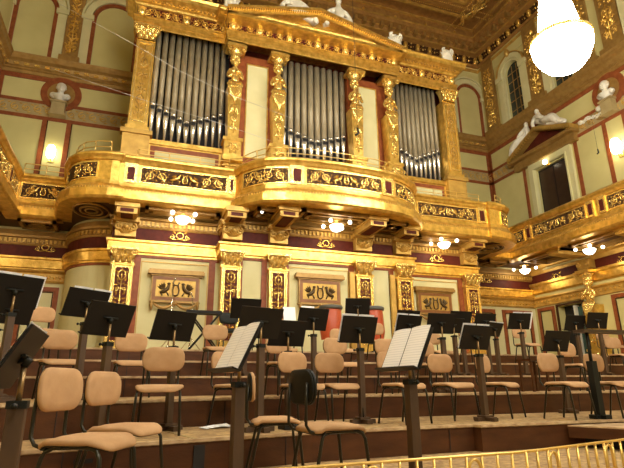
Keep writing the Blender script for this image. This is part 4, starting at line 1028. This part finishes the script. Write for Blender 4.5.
# brown kick boards standing at the back of the tiers
# slots in riser A
f = pathmap(A_); s = s_at_x(A_, -4.05)
m = MB(); fbox(m, f, s - .04, s + .06, STG + .0, -.50, .0, .012); tag(m.build('dark_gap', BLACK), 'upright black gap in the front of the first platform', 'gap')
m = MB(); fbox(m, f, s - .04, s - .01, -.450, -.446, -1.3, 0); tag(m.build('joint_strip', STONE), 'pale joint strip across the first platform top', 'strip')
s = s_at_x(A_, -4.95); m = MB(); fbox(m, f, s - .07, s + .07, -.57, -.54, .0, .008); tag(m.build('hand_slot', BLACK), 'black hand slot in the first platform riser below the near chairs', 'slot')
# conductor podium at the right
t = thing('podium', (1.6, 4.4, STG), 'low dark brown podium in front of the first platform at the right edge', 'podium')
pp = [(.30, 4.94), (.62, 4.2), (2.6, 3.9), (3.2, 4.94)]
MB().prism(pp, -.62, -.50).build('body', RISER, t); MB().prism([(x * 1.0, y) for x, y in pp], -.50, -.485).build('top', NOSE, t)
MB().prism([(.5, 4.9), (.8, 4.35), (2.5, 4.1), (3.0, 4.9)], STG, -.62).build('recessed_foot', BLACK, t)

# ------------------------------------------------------------------ gold railing at the front of the stage
def railing():
    t = thing('gold_railing', (-1, 2.6, STG), 'low gold metal railing with thin bars along the stage front, bottom right', 'railing')
    P = [(-4.5, 2.55), (-3.6, 2.6), (-2.37, 2.64), (-1.2, 2.92), (-.24, 3.22), (.9, 3.6)]
    f = pathmap(P); L = f.L[-1]
    MB().tube([f(L * i / 24, -.40, 0) for i in range(25)], .009, 8).build('top_bar', BRASS, t)
    MB().tube([f(L * i / 24, -.69, 0) for i in range(25)], .011, 8).build('bottom_bar', BRASS, t)
    s = .05; k = 0
    while s < L:
        m = MB(); m.tube([f(s, STG if k % 6 == 0 else -.69, 0), f(s, -.40, 0)], .009, 6); m.build('bar', BRASS, t)
        if k % 6 == 3:
            c = s + .055; pts = [f(c + .04 * math.cos(a), -.47 + .05 * math.sin(a), 0) for a in [PI * i / 8 for i in range(9)]]
            m = MB(); m.tube([f(c + .04, -.69, 0)] + pts + [f(c - .04, -.69, 0)], .010, 6); m.build('arched_bar', BRASS, t)
        s += .11; k += 1
railing()

# ------------------------------------------------------------------ chairs
def rr(w, h, r, n=5):
    P = []
    for cx, cy, a0 in ((w / 2 - r, h / 2 - r, 0), (-w / 2 + r, h / 2 - r, PI / 2), (-w / 2 + r, -h / 2 + r, PI), (w / 2 - r, -h / 2 + r, 1.5 * PI)):
        for i in range(n + 1): a = a0 + PI / 2 * i / n; P.append((cx + r * math.cos(a), cy + r * math.sin(a)))
    return P
def pad(mb, outline, fn, th, inset=.014):
    """cushion: outline in (u,v), fn(u,v,d) -> 3d; d from 0 to th"""
    n = len(outline); L = [(1., 0), (1.0 + inset, th * .3), (1.0 + inset, th * .65), (.95, th), (.6, th * 1.12), (.25, th * 1.15)]
    vs = [fn(u * k, v * k, d) for k, d in L for u, v in outline]; fs = [tuple(range(n))[::-1]]
    for j in range(len(L) - 1): fs += [(j * n + i, j * n + (i + 1) % n, (j + 1) * n + (i + 1) % n, (j + 1) * n + i) for i in range(n)]
    fs.append(tuple((len(L) - 1) * n + i for i in range(n))); mb.add(vs, fs, True)
def make_chair(seat_mat, back_mat, name='orchestra_chair'):
    t = thing(name, (0, 0, 0), '', 'chair')
    def sf(u, v, d):     # seat, front edge rolls down
        x = v + .20; return Vector((u, v, .425 - max(0, x - .30) ** 2 * 3.2 + .10 * u * u * 0 - (.02 if v < -.15 else 0) + d))
    m = MB(); pad(m, rr(.44, .42, .10), sf, .032); m.build('seat', seat_mat, t, local=True)
    m = MB(); pad(m, rr(.42, .40, .09), lambda u, v, d: sf(u, v, -d), .012); m.build('seat_pan', SHELL, t, local=True)
    def bf(u, v, d, off=0): return Vector((u, -.235 - .04 * (v + .13) + .35 * u * u + d, .712 + v * .99))
    m = MB(); pad(m, rr(.42, .245, .10), lambda u, v, d: bf(u, v, d), .028); m.build('backrest', back_mat, t, local=True)
    m = MB(); pad(m, rr(.41, .235, .095), lambda u, v, d: bf(u, v, -d), .014); m.build('back_shell', SHELL, t, local=True)
    for sg in (-1, 1):
        m = MB(); m.tube([(sg * .185, -.05, .415), (sg * .19, .11, .412), (sg * .195, .155, .395), (sg * .2, .175, .36), (sg * .215, .215, 0)], .0125, 8); m.build('leg', FRAME, t, local=True)
        m = MB(); m.tube([(sg * .175, .05, .412), (sg * .18, -.10, .41), (sg * .185, -.145, .39), (sg * .19, -.16, .36), (sg * .205, -.24, 0)], .0125, 8); m.build('leg', FRAME, t, local=True)
        m = MB(); m.tube([(sg * .15, -.02, .405), (sg * .155, -.19, .405), (sg * .155, -.235, .42), (sg * .155, -.262, .46), (sg * .155, -.262, .60), (sg * .155, -.255, .74)], .011, 8); m.build('back_support', FRAME, t, local=True)
    m = MB(); m.tube([(-.19, .1, .405), (.19, .1, .405)], .01, 6); m.tube([(-.18, -.1, .405), (.18, -.1, .405)], .01, 6); m.build('cross_bar', FRAME, t, local=True)
    return t
tan_chair = make_chair(CLOTH, CLOTH); first = True
# x, y (of the backrest), level, heading (dx,dy), label
CH = [(-5.06, 3.42, 'S', (.90, -.44), 'tan chair nearest the left edge of the photo, large, with steel frame'),
 (-4.86, 4.25, 'S', (.85, -.52), 'tan chair right behind the nearest left one'),
 (-3.66, 4.5, 'S', (.97, -.16), 'tan chair seen side-on behind the near left music sheet'),
 (-4.35, 5.55, 'A', (-.12, -1), 'tan chair on the first platform, left, facing the hall below a black music desk'),
 (-3.62, 6.15, 'A', (.55, -.84), 'tan chair on the first platform mostly hidden by the left music sheet'),
 (-2.80, 6.05, 'A', (.30, -.95), 'tan chair on the first platform just behind the black-backed chair'),
 (-2.28, 6.12, 'A', (.15, -.98), 'tan chair on the first platform left of the open double music sheet post'),
 (-1.62, 5.75, 'A', (.30, -.95), 'tan chair on the first platform behind the open double music sheet'),
 (-.70, 6.02, 'A', (.14, -.99), 'tan chair on the first platform in the middle, right of the double music sheet'),
 (.06, 6.1, 'A', (.45, -.9), 'tan chair on the first platform partly behind a brown post, right of centre'),
 (.68, 5.52, 'A', (.18, -.98), 'tan chair on the first platform left of the tall right-hand brown post'),
 (1.50, 5.52, 'A', (.12, -.98), 'tan chair on the first platform farthest right, behind the tall black stand'),
 (-5.56, 7.1, 'B', (.30, -.95), 'tan chair on the second platform at left, behind the leftmost near music stand'),
 (-4.70, 7.35, 'B', (.15, -.99), 'tan chair on the second platform between two black music desks at left'),
 (-2.62, 7.35, 'B', (.2, -.98), 'tan chair on the second platform partly behind the upright music desks, left of centre'),
 (-1.72, 7.3, 'B', (.15, -.99), 'tan chair on the second platform in the middle, in front of a stacked pair'),
 (-.86, 7.25, 'B', (.1, -.99), 'tan chair on the second platform behind the double music sheet'),
 (.06, 7.62, 'B', (.1, -.99), 'tan chair on the second platform right of the double music sheet'),
 (2.80, 7.2, 'B', (.1, -.99), 'tan chair on the second platform at right, under the dark horizontal board'),
 (-6.12, 9.0, 'D', (.4, -.9), 'tan chair on the fourth platform at far left above the tilted sheet'),
 (-1.15, 8.45, 'C', (.1, -.99), 'tan chair on the third platform in front of the red chair'),
 (.80, 8.5, 'C', (.1, -.99), 'tan chair on the third platform behind crowded music desks'),
 (-2.3, 8.5, 'C', (.1, -.99), 'tan chair on the third platform behind the pair of black desks, left of centre'),
 (3.82, 9.5, 'D', (.05, -1), 'tan chair on the fourth platform beside the right-hand desk with white sheet'),
 (-3.4, 8.45, 'C', (.1, -.99), 'tan chair on the third platform below the black chairs near the keyboard stand'),
 (5.5, 8.5, 'C', (-.1, -.99), 'tan chair on the third platform at the right edge of the photo'),
 (.1, 9.55, 'D', (0, -1), 'tan chair on the fourth platform almost hidden behind the middle desks'),
 (2.3, 9.45, 'D', (0, -1), 'tan chair on the fourth platform half hidden right of centre'),
 (6.4, 9.5, 'D', (0, -1), 'tan chair on the fourth platform by the golden figure column'),
 (-1.9, 9.5, 'D', (.1, -1), 'tan chair on the fourth platform left of the red chair')]
def place_chair(proto, first, x, y, lv, h, lb, grp):
    o = proto if first else copy_tree(proto); n = math.hypot(*h); h = (h[0] / n, h[1] / n)
    rz = math.atan2(-h[0], h[1]); move(o, (x + h[0] * .235, y + h[1] * .235, LV[lv] + .003), rz); tag(o, lb, 'chair', grp); return o
for c in CH: place_chair(tan_chair, first, *c, 'tan padded orchestra chairs'); first = False
bk = make_chair(CLOTH, SHELL); place_chair(bk, True, -3.49, 3.58, 'S', (1.0, .10), 'chair with black back and tan seat, turned away, front centre', 'tan padded orchestra chairs'); del bk['group']
bb = make_chair(SHELL, SHELL)
for i, (x, y, lb) in enumerate(((-2.78, 10.75, 'all-black chair on the top platform right of the keyboard stand'), (-2.05, 10.75, 'all-black chair on the top platform behind the music desks, left of centre'))):
    place_chair(bb, i == 0, x, y, 'E', (.1, -1), lb, 'black chairs by the keyboard stand')
# red upholstered stools / chairs at the back
def red_chair():
    t = thing('red_armchair', (0, 0, 0), '', 'chair')
    m = MB(); m.lathe([(.26, .38), (.28, .42), (.27, .50)], (0, 0, 0), 18, sy=.9); m.build('seat', REDL, t, local=True)
    m = MB(); pr = [(.30, .30), (.34, .5), (.30, .95), (.25, .98), (.24, .5), (.22, .36)]
    m.lathe(pr, (0, 0, 0), 18, a0=PI * 1.02, a1=PI * 1.98); m.build('backrest', REDL, t, local=True)
    m = MB(); m.tube([(.31 * math.cos(a), .31 * math.sin(a), 1.0) for a in [PI * (1.0 + i / 16) for i in range(17)]], .045, 8); m.build('headrest', nmat('grey_leather', (.09, .09, .075), .5), t, local=True)
    m = MB(); m.tube([(0, 0, .06), (0, 0, .4)], .035, 8); m.build('column', FRAME, t, local=True)
    for k in range(4): a = PI / 4 + k * PI / 2; m = MB(); m.tube([(0, 0, .07), (.28 * math.cos(a), .28 * math.sin(a), .02)], .02, 6); m.build('leg', FRAME, t, local=True)
    return t
rc = red_chair()
for i, (x, y, rz) in enumerate(((-.30, 11.0, -.3), (.75, 10.9, .1))):
    o = rc if i == 0 else copy_tree(rc); o.scale = (.8, .8, 1.08); move(o, (x, y, LV['E'] + .003), rz); tag(o, 'orange-red rounded armchair with grey top edge, ' + ['left one at the back', 'right one at the back'][i], 'chair', 'orange-red armchairs at the back')

# ------------------------------------------------------------------ music stands
def make_stand():
    t = thing('music_stand', (0, 0, 0), '', 'music stand')
    m = MB(); m.box(-.16, .16, -.035, .035, 0, .045); m.box(-.035, .035, -.17, .17, 0, .045); m.box(-.07, .07, -.07, .07, .045, .07); m.build('foot', POST, t, local=True)
    m = MB(); m.box(-.034, .034, -.034, .034, .05, .84); m.build('post', POST, t, local=True, bevel=.004)
    m = MB(); m.box(-.039, .039, -.039, .039, .82, .86); c = m.build('collar', SHELL, t, local=True)
    m = MB(); m.tube([(.04, 0, .835), (.075, 0, .835)], .008, 6); m.blob((.085, 0, .835), .016, n=6, k=4); m.build('knob', SHELL, c, local=True)
    m = MB(); m.tube([(0, 0, .82), (0, 0, 1.05)], .012, 8); m.build('rod', ROD, t, local=True)
    tl = .40
    def df(u, v, d): return Vector((u, -.015 + v * math.sin(tl) - d * math.cos(tl), 1.08 + v * math.cos(tl) + d * math.sin(tl)))
    m = MB(); vs = [df(u, v, d) for d in (0, .012) for u, v in ((-.25, -.17), (.25, -.17), (.25, .17), (-.25, .17))]
    m.add(vs, [(0, 3, 2, 1), (4, 5, 6, 7), (0, 1, 5, 4), (1, 2, 6, 5), (2, 3, 7, 6), (3, 0, 4, 7)]); m.build('desk', DESK, t, local=True)
    m = MB(); vs = [df(u, v, d) for d in (.012, .06) for u, v in ((-.25, -.17), (.25, -.17), (.25, -.16), (-.25, -.16))]
    m.add(vs, [(0, 3, 2, 1), (4, 5, 6, 7), (0, 1, 5, 4), (1, 2, 6, 5), (2, 3, 7, 6), (3, 0, 4, 7)]); m.build('ledge', DESK, t, local=True)
    m = MB(); m.tube([(0, 0, 1.04), df(0, 0, -.03), df(0, 0, 0)], [.018, .022, .03], 8); m.tube([df(-.08, .02, -.012), df(.08, .02, -.012)], .010, 6); m.build('bracket', SHELL, t, local=True)
    return t, df
ms, DF = make_stand(); first = True
def sheet(stand_loc, rz, sc, label, parts=2, over=0., shift=0., dz=0.):
    """open sheet music lying on a stand's desk: its own thing"""
    t = thing('sheet_music', stand_loc, label, 'sheet music', None, rz)
    n = 0
    for k in range(parts):
        u0 = -.235 + k * .24 + shift; u1 = u0 + .225; m = MB()
        rows = [[DF(u0 + (u1 - u0) * i / 6, v, .017 + .012 * math.sin(PI * i / 6) + k * .002) + Vector((0, 0, dz)) for i in range(7)] for v in (-.155, .19)]
        vs = rows[0] + rows[1]; fs = [(i, i + 1, i + 8, i + 7) for i in range(6)]; m.add(vs, fs, True)
        vs2 = [v + (DF(0, 0, .002) - DF(0, 0, 0)) for v in vs]; m.add(vs2, fs, True)
        m.build('page', PAPER, t, local=True)
    t.scale = (1, 1, sc); return t
ST = [ # x, y, level, heading, height scale, label
 (-4.90, 5.33, 'A', (.60, -.80), 1.0, 'black music desk on a brown post overlapping the leftmost gold pilaster'),
 (-5.21, 6.25, 'B', (.55, -.83), .98, 'black music desk second from left before the curved cream wall'),
 (-5.86, 5.75, 'B', (.5, -.85), 1.0, 'black music desk at the left photo edge, high, before the red-framed panel'),
 (-4.25, 5.72, 'A', (.45, -.88), 1.0, 'black music desk below the left carved plaque'),
 (-3.40, 5.2, 'A', (.25, -.97), 1.0, 'black music desk with brown post directly right of the left music sheet'),
 (-2.80, 6.2, 'A', (.12, -.99), 1.0, 'wide black music desk behind the left music sheet, second of the group'),
 (-2.96, 8.1, 'C', (0, -1), 1.0, 'black music desk standing before the second gold pilaster'),
 (-2.15, 7.05, 'B', (.15, -.99), 1.0, 'black music desk behind the pair, next to the white papers'),
 (-2.0, 5.75, 'A', (.1, -.99), 1.02, 'large black music desk left of the open double music sheet'),
 (-.45, 9.15, 'D', (-.25, -.97), 1.02, 'square small black desk near the fourth pilaster, above the red chair'),
 (.35, 8.55, 'C', (0, -1), 1.0, 'black music desk behind the top of the double music sheet'),
 (-.34, 7.35, 'B', (.15, -.99), 1.0, 'black music desk touching the top corner of the double music sheet'),
 (.05, 7.0, 'B', (-.05, -1), 1.0, 'black music desk with pale edge, fifth right of the fourth pilaster'),
 (1.42, 8.35, 'C', (0, -1), 1.0, 'black music desk below the right carved plaque, right end'),
 (.95, 7.95, 'C', (.2, -.98), .84, 'dark music desk tucked behind the brown desk in the middle right'),
 (-.46, 5.46, 'A', (.15, -.99), .94, 'brownish music desk on a heavy foot near the platform edge, right of centre'),
 (2.12, 8.5, 'C', (0, -1), 1.0, 'black music desk before the sixth gold pilaster'),
 (1.92, 8.0, 'C', (.3, -.95), .80, 'black music desk with white sheet edge, right of the brownish one'),
 (2.78, 8.25, 'C', (-.1, -1), 1.0, 'black music desk with white sheet at its right side, before the right flat bay'),
 (4.42, 8.4, 'C', (-.1, -1), 1.03, 'black music desk in front of the dark doorway'),
 (1.72, 6.3, 'A', (0, -1), 1.0, 'black music desk on a tall brown post under the dark horizontal board'),
 (4.85, 8.2, 'C', (-.15, -1), 1.07, 'black music desk just in front of the golden figure column'),
 (-6.1, 6.9, 'B', (.5, -.85), .95, 'small dark desk cut by the left photo edge, lower one')]
def place_stand(first, x, y, lv, h, sc, lb):
    o = ms if first else copy_tree(ms); n = math.hypot(*h); h = (h[0] / n, h[1] / n); rz = math.atan2(-h[0], h[1])
    move(o, (x, y, LV[lv] + .003), rz); o.scale = (1, 1, sc); tag(o, lb, 'music stand', 'black music stands'); return rz
for s in ST: place_stand(first, *s); first = False
# near stands, player side towards the viewer, with sheets
rz = place_stand(False, -4.02, 3.20, 'S', (1.0, .15), .87, 'near music stand with a brown post carrying the left white sheet')
m = sheet((-4.02, 3.20, STG), rz, .87, 'white printed music sheet on the near stand left of centre', 2)
rz = place_stand(False, -2.83, 3.15, 'S', (1.0, .05), .88, 'near music stand with a brown post carrying the open double sheet')
sheet((-2.83, 3.15, STG), rz, .88, 'open double white music sheet on the near stand right of centre', 2)
rz = place_stand(False, -5.10, 2.5, 'S', (1, .02), .78, 'nearest music stand at the left photo edge, desk seen edge-on')
sheet((-5.10, 2.5, STG), rz, .78, 'white music sheet on the leftmost near stand, seen edge-on', 2)
# sheets lying on two far desks and loose white programmes
def leafpaper(name, loc, rz, tilt, lb, w_=.21, h_=.30):
    m = MB(); c, s_ = math.cos(tilt), math.sin(tilt)
    for d in (0, .004): m.add([(-w_ / 2, -d, 0), (w_ / 2, -d, 0), (w_ / 2, h_ * s_ - d, h_ * c), (-w_ / 2, h_ * s_ - d, h_ * c)], [(0, 1, 2, 3)])
    t = m.build(name, PAPER, origin=(0, 0, 0)); move(t, loc, rz); tag(t, lb, 'paper'); return t
leafpaper('music_page', (-2.08, 7.45, LV['B'] + 1.06), 0, .25, 'white page propped up behind the desks, right one of two', .22, .30)
leafpaper('music_page', (-2.38, 7.5, LV['B'] + 1.06), 0, .25, 'cream page propped up behind the desks, left one of two', .20, .28)
for k, sd, lb in ((2, -1, 'white sheet on the desk at the upper left photo edge'), (8, 1, 'white sheet edge on the large desk left of the double music sheet'), (15, 1, 'pale sheet edge on the brownish middle-right desk'), (17, -1, 'white sheet edge on the desk right of the brownish one'), (18, -1, 'white sheet on the far desk before the right flat bay'), (11, 1, 'pale sheet edge on the desk behind the double sheet'), (1, -1, 'white sheet edge on the desk before the curved cream wall')):
    x, y, lv, h, sc, _ = ST[k]; sheet((x, y, LV[lv] + .003), math.atan2(-h[0], h[1]), sc, lb, 2, shift=sd * (.065 if k == 18 else .035))
m = MB()
for d in (0, .004):
    m.add([(-.16, -.1, d), (0, -.12, d + .02), (0, .1, d + .02), (-.16, .12, d)], [(0, 1, 2, 3)]); m.add([(0, -.12, d + .02), (.15, -.09, d + .005), (.17, .1, d + .03), (0, .1, d + .02)], [(0, 1, 2, 3)])
o = m.build('open_booklet', PAPER, origin=(0, 0, 0)); move(o, (-3.72, 5.85, LV['A'] + .004), .3); tag(o, 'open white booklet lying on the first platform', 'booklet')
m = MB(); m.box(-.13, .13, -.1, .1, 0, .05); o = m.build('small_case', DESK, origin=(0, 0, 0)); move(o, (-3.0, 5.35, LV['A'] + .004), .1); tag(o, 'flat black case on the first platform beside the post foot', 'case')
# tall black stand with a wide tray at right
t = thing('conductor_stand', (1.08, 5.16, LV['A']), 'tall black stand with a wide flat dark top seen edge-on at the right', 'stand')
x, y, z = 1.08, 5.16, LV['A']
m = MB(); m.box(x - .13, x + .13, y - .05, y + .05, z + .003, z + .05); m.box(x - .05, x + .05, y - .13, y + .13, z + .003, z + .05); m.build('foot', SHELL, t)
m = MB(); m.box(x - .045, x + .045, y - .045, y + .045, z + .05, z + .72); m.build('lower_post', SHELL, t)
m = MB(); m.tube([(x, y, z + .7), (x, y, z + 1.10)], .022, 8); m.build('upper_post', SHELL, t)
m = MB(); m.box(x - .14, x + .95, y - .09, y + .09, z + 1.09, z + 1.13); m.build('top', nmat('dark_brown_board', (.05, .028, .014), .4), t)
# keyboard stand
t = thing('keyboard_stand', (-3.3, 10.6, LV['E']), 'black folding X-shaped keyboard stand on the top platform, left', 'stand')
z = LV['E']
m = MB(); m.box(-3.70, -2.98, 10.4, 10.7, z + .76, z + .82); m.build('keyboard', DESK, t)
for yy in (10.42, 10.66):
    m = MB(); m.tube([(-3.62, yy, z + .76), (-3.02, yy, z + .015)], .018, 8); m.build('leg', SHELL, t)
    m = MB(); m.tube([(-3.02, yy, z + .76), (-3.62, yy, z + .015)], .018, 8); m.build('leg', SHELL, t)
m = MB(); m.tube([(-3.32, 10.4, z + .39), (-3.32, 10.68, z + .39)], .03, 8); m.build('hinge', SHELL, t)
# microphone stands
def mic_stand(x, y, z, h, lb, bx):
    t = thing('microphone_stand', (x, y, z), lb, 'microphone stand', 'microphone stands')
    m = MB(); m.tube([(x, y, z + .02), (x, y, z + h)], .009, 8); m.build('pole', CHROME, t)
    for k in range(3): a = k * 2.1 + .3; m = MB(); m.tube([(x, y, z + .3), (x + .28 * math.cos(a), y + .28 * math.sin(a), z + .012)], .009, 6); m.build('leg', CHROME, t)
    m = MB(); m.tube([(x, y, z + h - .05), (x + bx, y - .05, z + h + .03)], .012, 6); m.blob((x + bx, y - .06, z + h + .03), (.03, .03, .03)); m.build('microphone', CHROME, t)
mic_stand(-3.98, 10.9, LV['E'], 1.5, 'thin chrome microphone stand in front of the left carved plaque, taller', .03)
mic_stand(-3.55, 10.9, LV['E'], 1.2, 'thin chrome microphone stand in front of the left carved plaque, shorter', -.05)
# wooden stool
t = thing('wooden_stool', (2.2, 7.2, LV['B']), 'brown wooden stool on the second platform between two stands at right', 'stool')
z = LV['B'] + .003; m = MB(); m.box(1.72, 2.12, 6.95, 7.3, z + .5, z + .54); m.build('seat', RISER, t)
for dx in (1.76, 2.08):
    for dy in (6.99, 7.26): m = MB(); m.box(dx - .018, dx + .018, dy - .018, dy + .018, z, z + .5); m.build('leg', RISER, t)
# hanging microphones, wires
def wire(P, lb, r=.003, name='cable'):
    m = MB(); m.tube(P, r, 5); tag(m.build(name, nmat('grey_wire', (.45, .43, .38), .5)), lb, 'cable')
wire([(-6.38, 8., 6.28), (-5.24, 8., 5.82), (-4.35, 8., 5.42), (-3.35, 8., 5.1), (-2.2, 8., 4.84)], 'thin pale wire slung across the left wall and pipes')
wire([(-6.35, 8., 5.0), (-4.75, 8., 4.68), (-3.6, 8., 4.5), (-2.6, 8., 4.3)], 'thin pale wire crossing the lower part of the left pipes')
for x, y, z, zt, lb in ((-.85, 8., 4.83, 12, 'small black microphone hanging before the middle pipes'), (8.9, 10.6, 7.15, 8.3, 'small black microphone hanging by the right wall lamp')):
    t = thing('hanging_microphone', (x, y, z), lb, 'microphone', 'small hanging microphones')
    m = MB(); m.tube([(x, y, z), (x, y, zt)], .004, 5); m.build('cord', SHELL, t)
    m = MB(); m.tube([(x, y, z + .05), (x + .02, y, z - .06), (x - .05, y, z - .12)], .022, 8); m.build('capsule', SHELL, t)
